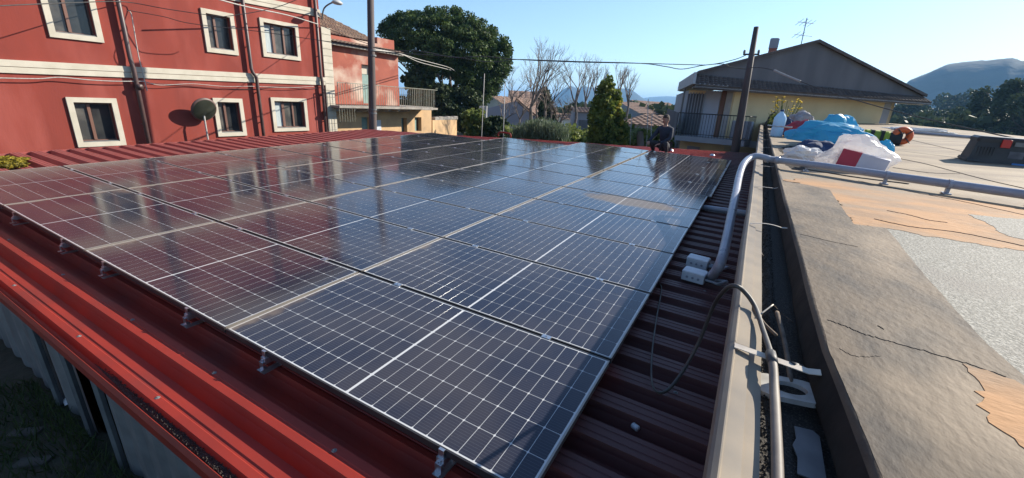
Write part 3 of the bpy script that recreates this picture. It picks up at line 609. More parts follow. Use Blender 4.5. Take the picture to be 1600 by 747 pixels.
for (a, b, c, d, n) in wins:
    mb = MB(); t = .055
    for q in ((a, b, c, c + ws), (a, b, d - ws, d), (a, a + ws, c + ws, d - ws), (b - ws, b, c + ws, d - ws)): mb.box(WX, WX + t, *q)
    rp(mb, 'window_surround', M['cream'])
    a2, b2, c2, d2 = a + ws, b - ws, c + ws, d - ws; fw = .05; mb = MB(); x0, x1 = WX - .17, WX - .12
    for q in ((a2, b2, c2, c2 + fw), (a2, b2, d2 - fw, d2), (a2, a2 + fw * .6, c2 + fw, d2 - fw), (b2 - fw * .6, b2, c2 + fw, d2 - fw)): mb.box(x0, x1, *q)
    if n == 2: m_ = (a2 + b2) / 2 - .08; mb.box(x0 - .01, x1 + .02, m_ - .035, m_ + .035, c2 + fw, d2 - fw); sp = [(a2, m_), (m_, b2)]
    else:
        m1 = a2 + (b2 - a2) * .33; m2 = a2 + (b2 - a2) * .66
        mb.box(x0 - .01, x1 + .02, m1 - .05, m1 + .05, c2 + fw, d2 - fw); mb.box(x0 - .01, x1 + .02, m2 - .035, m2 + .035, c2 + fw, d2 - fw); sp = [(a2, m1), (m1, m2), (m2, b2)]
    wf = rp(mb, 'window_frame', M['brown_wood'])
    for i, (p, q) in enumerate(sp): reparent(MB().box(x0 + .01, x0 + .02, p, q, c2, d2).build('pane', M['curtain'] if (n == 3 and i == 0) else (M['dusty_pane'] if i == 0 or (n == 3 and i == 1) else M['window_glass'])), wf)
    reparent(MB().box(WX - .11, WX + .03, a2 + .01, b2 - .01, c2 + .001, c2 + .025).build('sill', M['galv']), wf)
def band(zl, zh, ya, yb_, z_off=0):
    mb = MB(); zz = lambda y: SL * (y - 2.48)
    for l, h, t in ((zl, (zl + zh) / 2 - .012, .045), ((zl + zh) / 2, zh, .06)):
        mb.slab([(WX, ya, l + zz(ya)), (WX, yb_, l + zz(yb_)), (WX, yb_, h + zz(yb_)), (WX, ya, h + zz(ya))], (t, 0, 0))
    rp(mb, 'string_course', M['cream'])
band(1.50, 1.82, y0r, y1r + .02); band(4.20, 4.48, y0r, y1r + .02)
pil = rp(MB().box(WX, WX + .03, y1r - .0, y1r + .46, GZ, 4.05), 'corner_pilaster', M['cream'])
for k in range(26): reparent(MB().box(WX + .031, WX + .05, y1r + .0, y1r + .46, GZ + .285 * k, GZ + .285 * k + .265).build('board', M['cream']), pil); rp(MB().box(WX - 4, WX, y1r - .001, y1r + .45, GZ, 4.0), 'corner_wall', M['cream'])
rp(MB().box(WX - 10, WX + .5, y0r - .3, y1r + .3, 8.2, 8.45), 'eaves', M['cream'])
for y_, bend in ((5.12, 0), (8.86, 1), (11.72, 0)):
    P = [(WX + .13, y_ - (.12 if bend else 0), 8.2), (WX + .13, y_ - (.12 if bend else 0), 2.15), (WX + .15, y_ - (.10 if bend else 0), 2.02), (WX + .15, y_ + .02, 1.85), (WX + .14, y_ + .02, GZ)]
    dp = rp(MB().smooth().tube(P, .062, 10), 'downpipe', M['pipe_brown'])
    for z in (-1.5, .2, 1.3, 2.9, 4.6, 6.4): reparent(MB().tube([(WX, y_ - (.12 if bend and z > 2 else 0), z), (WX + .13, y_ - (.12 if bend and z > 2 else 0), z)], .02, 6).build('pipe_bracket', M['pipe_brown']), dp)
# fixtures on the wall: wires, lamp, small lamp holder
M['wire'] = mat('wire', (.05, .048, .05), .7, col2=(.03, .03, .03)); M['wire_pale'] = mat('wire_pale', (.42, .40, .36), .7, col2=(.3, .28, .26), ns=20)
def wire(pts, r, l, m='wire', name='overhead_wire', group='overhead and wall wires'):
    P = spline([p if isinstance(p, Vector) else Vector(p) for p in pts], 8); o = MB().smooth().tube(P, r, 6).build(name, M[m]); tag(o, l, 'wire', group); return o
X1 = WX + .14
W_ = lambda l, x=X1: [at(px, py, x=x) for px, py in l]
wire(W_([(-60, 121), (0, 122), (60, 123), (94, 121), (140, 125), (180, 127), (226, 127)]), .014, 'pale cable running along the red wall under the lower cream band', 'wire_pale')
wire(W_([(226, 127), (250, 133), (300, 131), (350, 135), (400, 135), (450, 137), (490, 135)]), .010, 'thin reddish cable looped along the red wall right of the first pipe', 'wire_pale')
wire(W_([(226, 128), (234, 130), (300, 134), (345, 138), (362, 139), (400, 139), (440, 135), (480, 139), (503, 136)], WX + .04), .008, 'dark wavy cable fixed under the lower cream band of the red house')
wire(W_([(199, 16), (205, 22), (210, 50), (216, 85), (222, 110), (226, 127), (230, 142)]), .015, 'pale vertical conduit hanging beside the first downpipe of the red house', 'wire_pale')
wire([at(338, -2, x=-15.2), at(383, 10, x=-15.5), at(450, 24, x=-15.9), at(497, 38, x=-16.3)], .022, 'thick pale twisted cable coming down to the corner of the red house', 'wire_pale')
wire([at(-20, 10, x=-14.2), at(120, 4, x=-15), at(195, 3, x=X1), at(260, 14, x=-15.8), at(330, 24, x=-15.2), at(358, 25, x=-15), at(430, 12, x=-14.5), at(480, -8, x=-14)], .012, 'dark wire crossing in front of the upper windows of the red house')
wire([at(199, 16, x=X1), at(255, 26, x=-15.9), at(300, 37, x=-15.2), at(403, 49, x=-14.3), at(492, 62, x=-13.2), at(579, 74, x=-12.1)], .010, 'thin wire from the first downpipe to the left pole')
wire([at(497, 38, x=X1), at(520, 48, x=-15.6), at(550, 60, x=-13.6), at(580, 70, x=-12.1)], .012, 'short wire from the red house corner to the left pole')
reparent(MB().smooth().tube([at(214, 133, x=WX), at(219, 136, x=WX + .25)], [.05, .09], 10).build('wall_light', M['pipe_brown']), red)
lp = empty('street_lamp', at(503, 26, x=WX)); tag(lp, 'grey street lamp on a short arm at the top corner of the red house', 'street lamp')
a_ = at(503, 30, x=WX + .02); reparent(MB().smooth().tube(spline([a_, at(506, 14, x=WX + .25), at(515, 6, x=WX + .6), at(524, 3, x=WX + .85)], 5), .03, 8).build('arm', M['galv']), lp)
b_ = at(527, 3.5, x=WX + .95); ld = MB().smooth(); ld.lathe([(.0, .12), (.08, .10), (.15, .02), (.17, -.03), (.12, -.10), (0, -.13)], 12); o = ld.build('lamp_head', mat('lamp_head', (.45, .45, .45), .4, col2=(.35, .35, .35))); o.location = b_; o.scale = (1, 1.5, .8); reparent(o, lp)

# traffic mirror
mp = Vector((-16.58 + .42 + .08, 6.85, .64)); mc = at(320, 172, x=-16.1)
mir = empty('street_mirror', (mc.x, mc.y + .1, GZ)); tag(mir, 'round convex street mirror on a thin pole before the red house', 'mirror')
o = MB().smooth().lathe([(0, .0), (.36, .0), (.40, -.02), (.415, -.05), (.40, -.08), (.3, -.13), (0, -.16)], 32).build('mirror_shell', mat('mirror_rim', (.10, .06, .05), .5)); 
n_ = (Vector((-4, -9, -2.2)) - mc).normalized(); n_ = Vector((.93, .05, -.36)).normalized(); Q = n_.to_track_quat('Z', 'Y'); o.rotation_euler = Q.to_euler(); o.location = mc; reparent(o, mir)
o = MB().smooth().lathe([(0, .075), (.12, .068), (.24, .045), (.36, .005)], 32).build('mirror_face', mat('mirror_glass', (.075, .08, .06), .15, metal=.5, col2=(.05, .055, .042), ns=3)); o.rotation_euler = Q.to_euler(); o.location = mc; reparent(o, mir)
pp = at(325, 218, x=mc.x); reparent(MB().smooth().tube([mc - n_ * .1, (pp.x, pp.y, mc.z - .35), (pp.x, pp.y, GZ)], .028, 8).build('pole', M['wire_pale']), mir)

# ======================= OLD TWO-STOREY HOUSE WITH A BALCONY =======================
old = empty('old_house', (-20, 16, GZ)); tag(old, 'old two storey house with peeling red upper floor, ochre ground floor and balcony', 'house')
op = lambda mb, name, m, par=None, L=None: rp(mb, name, m, par or old, L)
OX = -17.0
M['peeling'] = mat('peeling', (.34, .095, .06), .9, col2=(.27, .07, .045), ns=1.6, geo=True, bump=.3, bs=20, bd=.01, col3=(.50, .38, .30), ns3=.6, lo3=.52, hi3=.66)
M['ochre'] = mat('ochre', (.55, .36, .19), .9, col2=(.44, .29, .16), ns=1.8, geo=True, bump=.2, bs=25, col3=(.28, .20, .13), ns3=.9, lo3=.56, hi3=.75)
M['tile'] = mat('tile', (.24, .155, .105), .85, col2=(.14, .10, .075), ns=5, geo=True, bump=.3, bs=20, col3=(.42, .30, .2), ns3=2.5)
M['concrete'] = mat('concrete', (.34, .31, .27), .9, col2=(.24, .21, .18), ns=4, geo=True, bump=.3, bs=25)
M['green_door'] = mat('green_door', (.20, .30, .27), .6, col2=(.15, .24, .22), ns=5); M['rail_green'] = mat('rail_green', (.22, .25, .20), .5, col2=(.17, .14, .10), ns=8)
yr0 = y1r + .47; U0 = at(624, 165, x=OX); U1 = at(625, 92, x=OX); LW = at(674, 165, x=OX + .0); SLZ = 1.02
yU = U0.y; yL = LW.y; zTop = at(600, 84, x=OX).z
dA = at(564, 90, x=OX); dB = at(580, 160, x=OX)
op(wall_holes(OX - .3, OX, yr0, yU, SLZ - .1, zTop, [(dA.y, dB.y + .25, SLZ, 2.85)]), 'upper_wall', M['peeling'])
op(MB().add([(OX, yU, SLZ - .1), (OX - 7, yU, SLZ - .1), (OX - 7, yU, zTop), (OX, yU, zTop)], [(0, 1, 2, 3)]), 'end_wall', M['peeling'])
op(MB().box(OX - 6.9, OX - .31, yr0, yU - .05, SLZ, zTop), 'inner_wall', M['dark'])
lo = [(at(565, 190, x=OX).y, at(578, 190, x=OX).y, GZ, .35), (at(627, 190, x=OX).y, at(636, 190, x=OX).y, GZ, .30), (at(648, 190, x=OX).y, at(658.5, 190, x=OX).y, at(652, 205, x=OX).z, .34)]
op(wall_holes(OX - .3, OX, yr0, yL, GZ, SLZ - .28, lo), 'lower_wall', M['ochre'])
op(MB().add([(OX, yL, GZ), (OX - 8, yL, GZ), (OX - 8, yL, SLZ - .28), (OX, yL, SLZ - .28)], [(0, 1, 2, 3)]), 'end_wall', M['ochre'])
for i, h in enumerate(lo):
    d_ = op(MB().box(OX - .29, OX - .2, h[0], h[1] - (h[1]-h[0]) * (.35 if i else 0), h[2], h[3]), 'door' if i < 2 else 'shutter', M['green_door']); reparent(MB().box(OX - .2, OX - .17, h[0] + .04, h[0] + .08, -.9, -.8).build('handle', M['dark']), d_)
op(MB().box(OX - 7.5, OX - .31, yr0, yL - .05, GZ, SLZ - .3), 'inner_wall', M['dark'])
dd = op(MB().box(OX - .22, OX - .16, dA.y + .02, dB.y + .22, SLZ, 2.4), 'balcony_door', M['green_door']); reparent(MB().box(OX - .25, OX - .2, dA.y + .02, dB.y + .22, 2.42, 2.83).build('louvre', M['cream']), dd)
op(MB().box(OX, OX + .06, at(585, 190, x=OX).y, at(594, 190, x=OX).y, -1.4, .2), 'notice_board', mat('board', (.55, .58, .62), .5))
# balcony slab on brackets
BX = OX + 1.15; yB0 = at(530, 160, x=BX).y; yB1 = at(684, 160, x=BX).y
op(MB().box(OX + .001, BX, yB0, yB1, SLZ - .20, SLZ - .10), 'balcony_slab', M['concrete']); op(MB().box(OX - 7.8, OX, yU + .01, yL + .15, SLZ - .27, SLZ - .09), 'terrace_slab', M['concrete'])
for y_ in np.linspace(yB0 + .3, yU - .3, 7): op(MB().slab([(OX, y_, SLZ - .2), (OX + .9, y_, SLZ - .2), (OX + .9, y_, SLZ - .3), (OX + .75, y_, SLZ - .36), (OX, y_, SLZ - .42)], (0, .14, 0)), 'bracket', M['concrete'])
rl = op(MB().box(BX - .05, BX - .02, yB0, yB1, SLZ + .86, SLZ + .89), 'railing', M['rail_green'])
for k in range(int((yB1 - yB0) / .14)): reparent(MB().box(BX - .045, BX - .03, yB0 + k * .14, yB0 + k * .14 + .014, SLZ - .1, SLZ + .86).build('bar', M['rail_green']), rl)
rl = op(MB().box(OX - 6, BX - .05, yB1 - .03, yB1, SLZ + .86, SLZ + .89), 'railing', M['rail_green'])
for k in range(45): reparent(MB().box(OX - 6 + k * .155, OX - 6 + k * .155 + .014, yB1 - .02, yB1 - .005, SLZ - .1, SLZ + .86).build('bar', M['rail_green']), rl)
st = op(MB().box(BX - .05, BX - .02, yr0 - .3, yB0, SLZ + .0, SLZ + .03), 'stair_railing', M['rail_green'])
for k in range(7): reparent(MB().box(BX - .045, BX - .03, yr0 - .3 + k * .14, yr0 - .286 + k * .14, SLZ - .8, SLZ + .0).build('bar', M['rail_green']), st)
reparent(MB().tube([(BX - .03, yr0 - .3, SLZ + .02), (BX - .03, yB0, SLZ + .88)], .018, 6).build('handrail', M['rail_green']), st)
# eaves: cornice of tiles, parapet, tiled roof
def tile_roof(mb, P00, P10, P01, P11, nu, nv, amp=.05):
    """curved-tile relief over a quad: nu tile columns, nv courses"""
    P00, P10, P01, P11 = map(Vector, (P00, P10, P01, P11)); nrm = (P10 - P00).cross(P01 - P00).normalized(); nrm = nrm if nrm.z > 0 else -nrm; rings = []
    for j in range(nv):
        for e in (0, 1):
            v = min(1, (j + e * .98) / nv); ring = []
            for i in range(nu * 4 + 1):
                u = i / (nu * 4); p = (P00 * (1 - u) + P10 * u) * (1 - v) + (P01 * (1 - u) + P11 * u) * v
                ring.append(p + nrm * (amp * abs(math.sin(math.pi * i / 4)) + amp * .6 * (1 - e) + .012 * noise.noise(Vector((i // 4, j, 3)))))
            rings.append(ring)
    mb.loft(rings); return mb
c0 = zTop
op(MB().box(OX, OX + .3, yr0, yU + .1, c0, c0 + .07), 'cornice', M['concrete']); op(tile_roof(MB(), (OX + .42, yr0, c0 + .08), (OX + .42, yU + .12, c0 + .08), (OX - .2, yr0, c0 + .26), (OX - .2, yU + .12, c0 + .26), 22, 2), 'eave_tiles', M['tile'])
op(MB().box(OX - .5, OX - .2, at(590, 75, x=OX-.2).y, yU - .05, c0 + .05, c0 + .75), 'parapet', M['peeling']); op(MB().box(OX - .5, OX - .2, yr0, at(590, 75, x=OX-.2).y, c0 + .05, c0 + .45), 'parapet', M['peeling'])
r0 = at(520, 62, x=OX - .6); r1 = at(576, 76, x=OX - .6); r2 = at(520, 38, x=OX - 3.5); r3 = at(545, 44, x=OX - 3.5)
zr = c0 + .45
op(tile_roof(MB(), (OX - .3, yr0, zr), (OX - .3, yU - .8, zr), (OX - 3.8, yr0, zr + 1.55), (OX - 3.8, yr0 + 2.4, zr + 1.55), 20, 9, .06), 'tiled_roof', M['tile'])
op(MB().add([(OX - .3, yU - .8, zr), (OX - 3.8, yr0 + 2.4, zr + 1.53), (OX - 7, yU - .8, zr)], [(0, 2, 1)]), 'roof_hip', M['tile'])
# garden wall beyond
gw = empty('garden_wall', (-17.5, 22, GZ)); tag(gw, 'low rough ochre plaster wall with pale blocks along its top', 'wall')
reparent(MB().slab([(OX, yL + .1, GZ), (OX - .6, yL + 3.4, GZ), (OX - .6, yL + 3.4, .15), (OX, yL + .1, .15)], (-.25, 0, 0)).build('wall_body', M['ochre']), gw)
for k in range(6): reparent(MB().bev(OX - .45 - .08 * k, OX - .12 - .08 * k, yL + .5 + k * .5, yL + .92 + k * .5, .152, .33 + .03 * (k % 2), .02).build('block', M['concrete']), gw)

# ======================= POLES AND OVERHEAD WIRES =======================
lb_ = at(583, 210, x=-12.1); lt_ = at(578, -30, x=-12.1); lf_ = (lb_.x, lb_.y, GZ)
lpole = empty('utility_pole', lf_); tag(lpole, 'tall brown utility pole rising between the roof and the red houses', 'pole')
M['pole_brown'] = mat('pole_brown', (.085, .06, .055), .75, col2=(.05, .038, .035), ns=5, stretch=(1, 1, .2), bump=.3, bs=30)
reparent(MB().smooth().tube([(lb_.x, lb_.y, GZ), lb_, at(580.5, 100, x=-12.1), at(578, -60, x=-12.1)], [.15, .145, .125, .11], 14).build('shaft', M['pole_brown']), lpole)
for py in (80, 88, 172, 178): q = at(580 + py * .015, py, x=-12.1); reparent(MB().tube([(q.x, q.y, q.z), (q.x, q.y, q.z + .05)], .15, 14).build('band', M['galv']), lpole)
rb_ = at(1148, 238, y=17.6); rt_ = at(1182, 42, y=17.6)
rpole = empty('utility_pole', (rb_.x, rb_.y, GZ)); tag(rpole, 'dark weathered pole leaning slightly in front of the yellow house balcony', 'pole')
reparent(MB().smooth().tube([Vector((rb_.x, rb_.y, GZ)), rb_, (rb_ + rt_) / 2, rt_], [.175, .165, .125, .085], 12).build('shaft', M['pole_brown']), rpole)
q = at(1173, 85, y=17.6); reparent(MB().tube([q + Vector((-.25, 0, 0)), q + Vector((.28, 0, 0))], .03, 8).build('crossarm', M['dark']), rpole)
for dx in (-.22, .24): reparent(MB().lathe([(.0, .14), (.035, .12), (.045, .06), (.03, 0)], 8, (q.x + dx, q.y, q.z + .02)).build('insulator', M['galv']), rpole)
A = at(583, 72, x=-12.1)
def span(pts, r, l, m='wire'):                # points: (px, py, fraction along the span) between the two poles
    return wire([at(px, py, y=lb_.y + (17.6 - lb_.y) * f) for px, py, f in pts], r, l, m)
span([(583, 74, 0), (620, 79, .05), (663, 81, .12), (709, 90, .2), (754, 88, .28), (808, 93, .38), (900, 97, .55), (1000, 99, .74), (1075, 101, .88), (1110, 101, .93), (1148, 93, .97), (1168, 85, 1)], .014, 'upper long overhead wire running from the left pole to the right pole')
span([(583, 80, 0), (640, 84, .08), (709, 89, .2), (754, 96, .28), (782, 96, .33), (808, 93, .38), (900, 96, .55), (1000, 99, .74), (1040, 104, .81), (1066, 108, .86), (1100, 102, .92), (1130, 100, .95), (1142, 105, .97), (1166, 108, 1)], .014, 'lower sagging overhead wire from the left pole to the right pole')
wire([at(582, 76, x=-12.1), at(625, 84, x=-14), at(655, 93, x=-15.5), at(700, 105, x=-18), at(712, 112, x=-19)], .018, 'pale service cable from the left pole towards the big pine, upper', 'wire_pale')
wire([at(582, 78, x=-12.1), at(625, 84, x=-14), at(655, 97, x=-15.5), at(690, 106, x=-17.5), at(706, 110, x=-19)], .018, 'pale service cable from the left pole towards the big pine, lower', 'wire_pale')
wire([at(1166, 106, y=17.6), at(1190, 106, y=16.8), at(1215, 112, y=16), at(1250, 127, y=15), at(1310, 148, y=13.5), at(1400, 174, y=12), at(1510, 200, y=10.5), at(1700, 240, y=8.6)], .012, 'wire drooping from the right pole past the dark gable to the right')
wire([at(1210, 110, y=16.1), at(1228, 118, y=15.6), at(1250, 127, y=15)], .035, 'short pale spliced bundle on the wire before the dark gable', 'wire_pale')

# ======================= YELLOW HOUSE WITH THE GREY GABLE =======================
HP = Vector((-2.04, 18.31, 2.5)); HU = Vector((.719, .695, 0)).normalized(); HN = Vector((HU.y, -HU.x, 0))
hp = lambda px, py, off=0: at_plane(px, py, HP + HN * off, HN)
hs = empty('yellow_house', HP + HU * 6 - HN * 4 - Vector((0, 0, 5.8))); tag(hs, 'pale yellow house with a large dark grey gable and corner balcony', 'house')
yp = lambda mb, name, m, par=None: rp(mb, name, m, par or hs)
M['gable'] = mat('gable', (.135, .13, .14), .9, col2=(.10, .098, .108), ns=1.2, geo=True, stretch=(1, 1, .2), bump=.2, bs=20)
M['yellow'] = mat('yellow_wall', (.70, .56, .33), .9, col2=(.62, .49, .29), ns=1.0, geo=True, bump=.15, bs=20)
M['grey_wall'] = mat('grey_wall', (.30, .31, .34), .8, col2=(.25, .26, .29), ns=1.5, geo=True)
M['old_tile'] = mat('old_tile', (.10, .078, .07), .85, col2=(.06, .05, .048), ns=4, geo=True, bump=.3, bs=20)
M['fascia'] = mat('fascia', (.40, .39, .38), .7, col2=(.33, .32, .32), ns=4, geo=True)
UPZ = Vector((0, 0, 1)); back = Vector((-.235, .972, 0))
apex = hp(1275, 66, -.28); gl = hp(1087, 115, -.28); gr = hp(1443, 151, -.28); glb = Vector((gl.x, gl.y, hp(1087, 132).z - .12)); grb = Vector((gr.x, gr.y, hp(1456, 160).z - .12))
yp(MB().slab([glb, grb, gr, apex, gl], back * .2), 'gable_wall', M['gable'])
off = HN * .10
for p, q in ((gl, apex), (gr, apex)):
    yp(MB().slab([p + off, q + off, q + off + UPZ * .08, p + off + UPZ * .08], back * 7.3), 'roof_slope', M['old_tile'])
    yp(MB().slab([p + off * 1.3 - UPZ * .02, q + off * 1.3 - UPZ * .02, q + off * 1.3 + UPZ * .10, p + off * 1.3 + UPZ * .10], HN * .03), 'verge_trim', M['old_tile'])
# skirt of tiles along the foot of the gable
s00 = hp(1086, 132, 0); s10 = hp(1456, 160, 0); s01 = gl - UPZ * .03; s11 = gr - UPZ * .03
yp(tile_roof(MB(), s00, s10, s01 + HN * .02, s11 + HN * .02, 60, 5, .035), 'tile_skirt', M['old_tile'])
yp(MB().slab([s00 + UPZ * .03, s10 + UPZ * .03, s10 - UPZ * .13, s00 - UPZ * .13], HN * -.04), 'gutter', M['old_tile']); yp(MB().slab([s00 - UPZ * .10, s10 - UPZ * .10, s10 - UPZ * .12 + back * .9, s00 - UPZ * .12 + back * .9], UPZ * .05), 'soffit', M['fascia'])
# left eave box
el = back * 7.2; yp(MB().slab([gl + off + UPZ * .05, Vector((s00.x, s00.y, s00.z + .02)), Vector((s00.x, s00.y, s00.z + .02)) + el, gl + off + UPZ * .05 + el], -HU * .12), 'eave_fascia', M['fascia'])
yp(MB().slab([s00 - UPZ * .0, s00 + HU * 1.6, s00 + HU * 1.6 + el, s00 + el], UPZ * .06), 'soffit', M['fascia'])
# walls
ZB = -5.2
c1 = hp(1142, 180, -.9); c2 = hp(1396, 170, -.9)
zt = s00.z - .10
def vwall(p, q, za, zb, th, m, name, par=None): return yp(MB().slab([Vector((p.x, p.y, za)), Vector((q.x, q.y, za)), Vector((q.x, q.y, zb)), Vector((p.x, p.y, zb))], th), name, m, par)
kk = .93; cm = c1.lerp(c2, kk)
vwall(c1, cm, ZB, zt, back * .25, M['yellow'], 'yellow_wall'); vwall(cm, c2, ZB, zt, back * .3 , M['grey_wall'], 'corner_pillar')
cb = c2 + back * 8; vwall(c2, cb, ZB, zt, HU * -.2, M['yellow'], 'side_wall')
v2 = ray(-44, 116.8); v2 = Vector((v2[0], v2[1], 0)).normalized(); n2 = Vector((v2.y, -v2.x, 0)); n2 = n2 if n2.dot(Vector(CAMPOS) - c1) > 0 else -n2
fp = lambda px, py, o_=0: at_plane(px, py, c1 + n2 * o_, n2)
e2 = fp(1070, 180); vwall(c1, e2 , ZB, zt, -n2 * .2, M['yellow'], 'balcony_wall')
vwall(e2, e2 + back * 7, ZB, zt, n2 * -.1, M['grey_wall'], 'side_wall')
def onf(pxa, pxb, za, zb, o_, th, m, name, par=None):
    a, b = fp(pxa, 180, 0) + n2 * o_, fp(pxb, 180, 0) + n2 * o_; return vwall(a, b, za, zb, n2 * th, m, name, par)
BZ = fp(1062, 212, 1.3).z
onf(1097, 1121, BZ, zt, .002, .05, mat('pale_blue_wall', (.42, .45, .52), .8, col2=(.38, .41, .48), ns=2), 'panel_wall')
d_ = onf(1122, 1129, BZ, BZ + 2.1, .002, .06, M['brown_wood'], 'balcony_door')
onf(1130, 1139, BZ, zt, .002, .05, M['fascia'], 'door_panel')
M['shutter_dark'] = mat('shutter_dark', (.07, .075, .09), .6, col2=(.10, .105, .12), ns=6); M['shutter_pale'] = mat('shutter_pale', (.30, .32, .36), .6, col2=(.24, .26, .3), ns=6)
for k in range(6): onf(1071 + k * 4.4, 1071 + k * 4.4 + 3.0, BZ, zt - .15, .05, .05, M['shutter_dark'], 'shutter'); onf(1071 + k*4.4 + 3.1, 1071 + k*4.4 + 4.3, BZ, zt - .1, .08, .05, M['shutter_pale'], 'shutter_post')
# balcony
ba = fp(1057, 200, 1.3); bb = fp(1168, 200, 1.3); bb2 = fp(1150, 200, 1.3)
yp(MB().slab([Vector((ba.x, ba.y, BZ)), Vector((bb.x, bb.y, BZ)), Vector((bb.x, bb.y, BZ - .22)), Vector((ba.x, ba.y, BZ - .22))], -n2 * 1.32), 'balcony_slab', M['grey_wall'])
rl = yp(MB().tube([Vector((ba.x, ba.y, BZ + 1.0)), Vector((bb.x, bb.y, BZ + 1.0))], .022, 6), 'balcony_railing', M['dark'])
reparent(MB().tube([Vector((ba.x, ba.y, BZ + .12)), Vector((bb.x, bb.y, BZ + .12))], .015, 6).build('bottom_rail', M['dark']), rl)
nb = 25
for k in range(nb): p = ba.lerp(bb, k / (nb - 1)); reparent(MB().tube([Vector((p.x, p.y, BZ)), Vector((p.x, p.y, BZ + 1.0))], .012, 4).build('bar', M['dark']), rl)
for k in range(7): p = bb - n2 * (1.25 * k / 6); reparent(MB().tube([Vector((p.x, p.y, BZ)), Vector((p.x, p.y, BZ + 1.0))], .012, 4).build('bar', M['dark']), rl)
reparent(MB().tube([Vector((bb.x, bb.y, BZ + 1.0)), Vector((bb.x, bb.y, BZ + 1.0)) - n2 * 1.25], .022, 6).build('side_rail', M['dark']), rl)
rr_ = Vector(ray(1043, 180)); rr_ = Vector((rr_.x, rr_.y, 0)).normalized(); sp = Vector((CAMPOS[0], CAMPOS[1], 0)) + rr_ * ((Vector((ba.x - CAMPOS[0], ba.y - CAMPOS[1]))).length + 3.5)
yp(MB().slab([Vector((ba.x, ba.y, BZ - .1)), Vector((sp.x, sp.y, BZ - .1)), Vector((sp.x, sp.y, BZ + 1.15)), Vector((ba.x, ba.y, BZ + 1.0))], v2 * .06), 'balcony_screen', M['gable'])
o = MB().bev(-.4, .4, -.15, .15, 0, .75, .02).build('air_conditioner', M['grey_wall']); q = fp(1159, 200, .55); o.location = (q.x, q.y, BZ + .05); o.rotation_euler = (0, 0, math.atan2(n2.x, -n2.y)); tag(o, 'grey air conditioning unit at the right end of the balcony', 'air conditioner')
vwall(fp(1168, 200, .1), fp(1195, 200, .1), BZ - .3, BZ - .02, n2 * .1, M['grey_wall'], 'wall_band')
onf(1083, 1103, ZB, BZ - .5, .002, .05, M['grey_wall'], 'lower_door')
p0 = fp(1060, 200, 1.2); yp(MB().tube([Vector((p0.x, p0.y, ZB)), Vector((p0.x, p0.y, zt + .02))], .04, 8), 'corner_post', M['galv'])
# chimney and aerial
q = hp(1206, 84, -2.2); o = MB().box(-.17, .17, -.17, .17, -1.2, .22).build('chimney', mat('brick_red', (.38, .13, .08), .9, col2=(.28, .10, .07), ns=8)); o.location = q; reparent(o, hs)
ck = MB().bev(-.19, .19, -.19, .19, .22, .66, .04).build('cowl', M['grey_wall'], o)
q0 = hp(1252, 70, -1.2); q1 = hp(1261, 28, -1.2); an = empty('roof_aerial', q0); tag(an, 'thin television aerial standing on the grey gable roof', 'aerial')
reparent(MB().tube([q0 - UPZ * .6, q1], .018, 6).build('mast', M['galv']), an)
for f, l in ((.82, .45), (.35, .5)):
    q = q0.lerp(q1, f); bm = reparent(MB().tube([q - HU * l, q + HU * l], .012, 5).build('boom', M['galv']), an)
    for k in range(4 if f > .5 else 2): s_ = q + HU * (l * (k * .5 - .8)); reparent(MB().tube([s_ - HN * .2 - UPZ * .1, s_ + HN * .2 + UPZ * .1], .008, 4).build('element', M['galv']), bm)

# ======================= TREES AND PLANTS =======================
def quads_mesh(name, P, U, V, m, parent=None):
    n = len(P); co = np.empty((n, 4, 3), np.float32); co[:, 0] = P - U - V * .6; co[:, 1] = P + U * .8 - V; co[:, 2] = P + U + V * .7; co[:, 3] = P - U * .7 + V
    me = bpy.data.meshes.new(name); me.vertices.add(n * 4); me.vertices.foreach_set('co', co.ravel()); me.loops.add(n * 4); me.loops.foreach_set('vertex_index', np.arange(n * 4, dtype=np.int32))
    me.polygons.add(n); me.polygons.foreach_set('loop_start', np.arange(0, n * 4, 4, dtype=np.int32)); me.polygons.foreach_set('loop_total', np.full(n, 4, np.int32)); me.update(calc_edges=True); me.materials.append(m)
    o = bpy.data.objects.new(name, me); C.objects.link(o)
    if parent is not None: reparent(o, parent)
    return o
def clumps(name, centers, rad, per, size, m, parent, seed=0, flat=.75, asp=1., up=0.):
    g_ = np.random.default_rng(seed); cen = np.array(centers, float); k = len(cen); rad = np.broadcast_to(np.array(rad, float), (k,))
    idx = np.repeat(np.arange(k), per); n = len(idx); d = g_.normal(size=(n, 3)); d /= np.linalg.norm(d, axis=1, keepdims=True); r_ = g_.random(n) ** .45
    P = cen[idx] + d * (rad[idx] * r_)[:, None] * np.array([1, 1, flat])
    U = g_.normal(size=(n, 3)); U += d * .3; U[:, 2] += up; U /= np.linalg.norm(U, axis=1, keepdims=True); V = np.cross(U, g_.normal(size=(n, 3))); V /= np.linalg.norm(V, axis=1, keepdims=True)
    s = size * g_.uniform(.6, 1.4, n)[:, None]; return quads_mesh(name, P, U * s * asp, V * s, m, parent)
def inside(p, poly):
    x, y = p; c = False; j = len(poly) - 1
    for i in range(len(poly)):
        if (poly[i][1] > y) != (poly[j][1] > y) and x < (poly[j][0] - poly[i][0]) * (y - poly[i][1]) / (poly[j][1] - poly[i][1]) + poly[i][0]: c = not c
        j = i
    return c
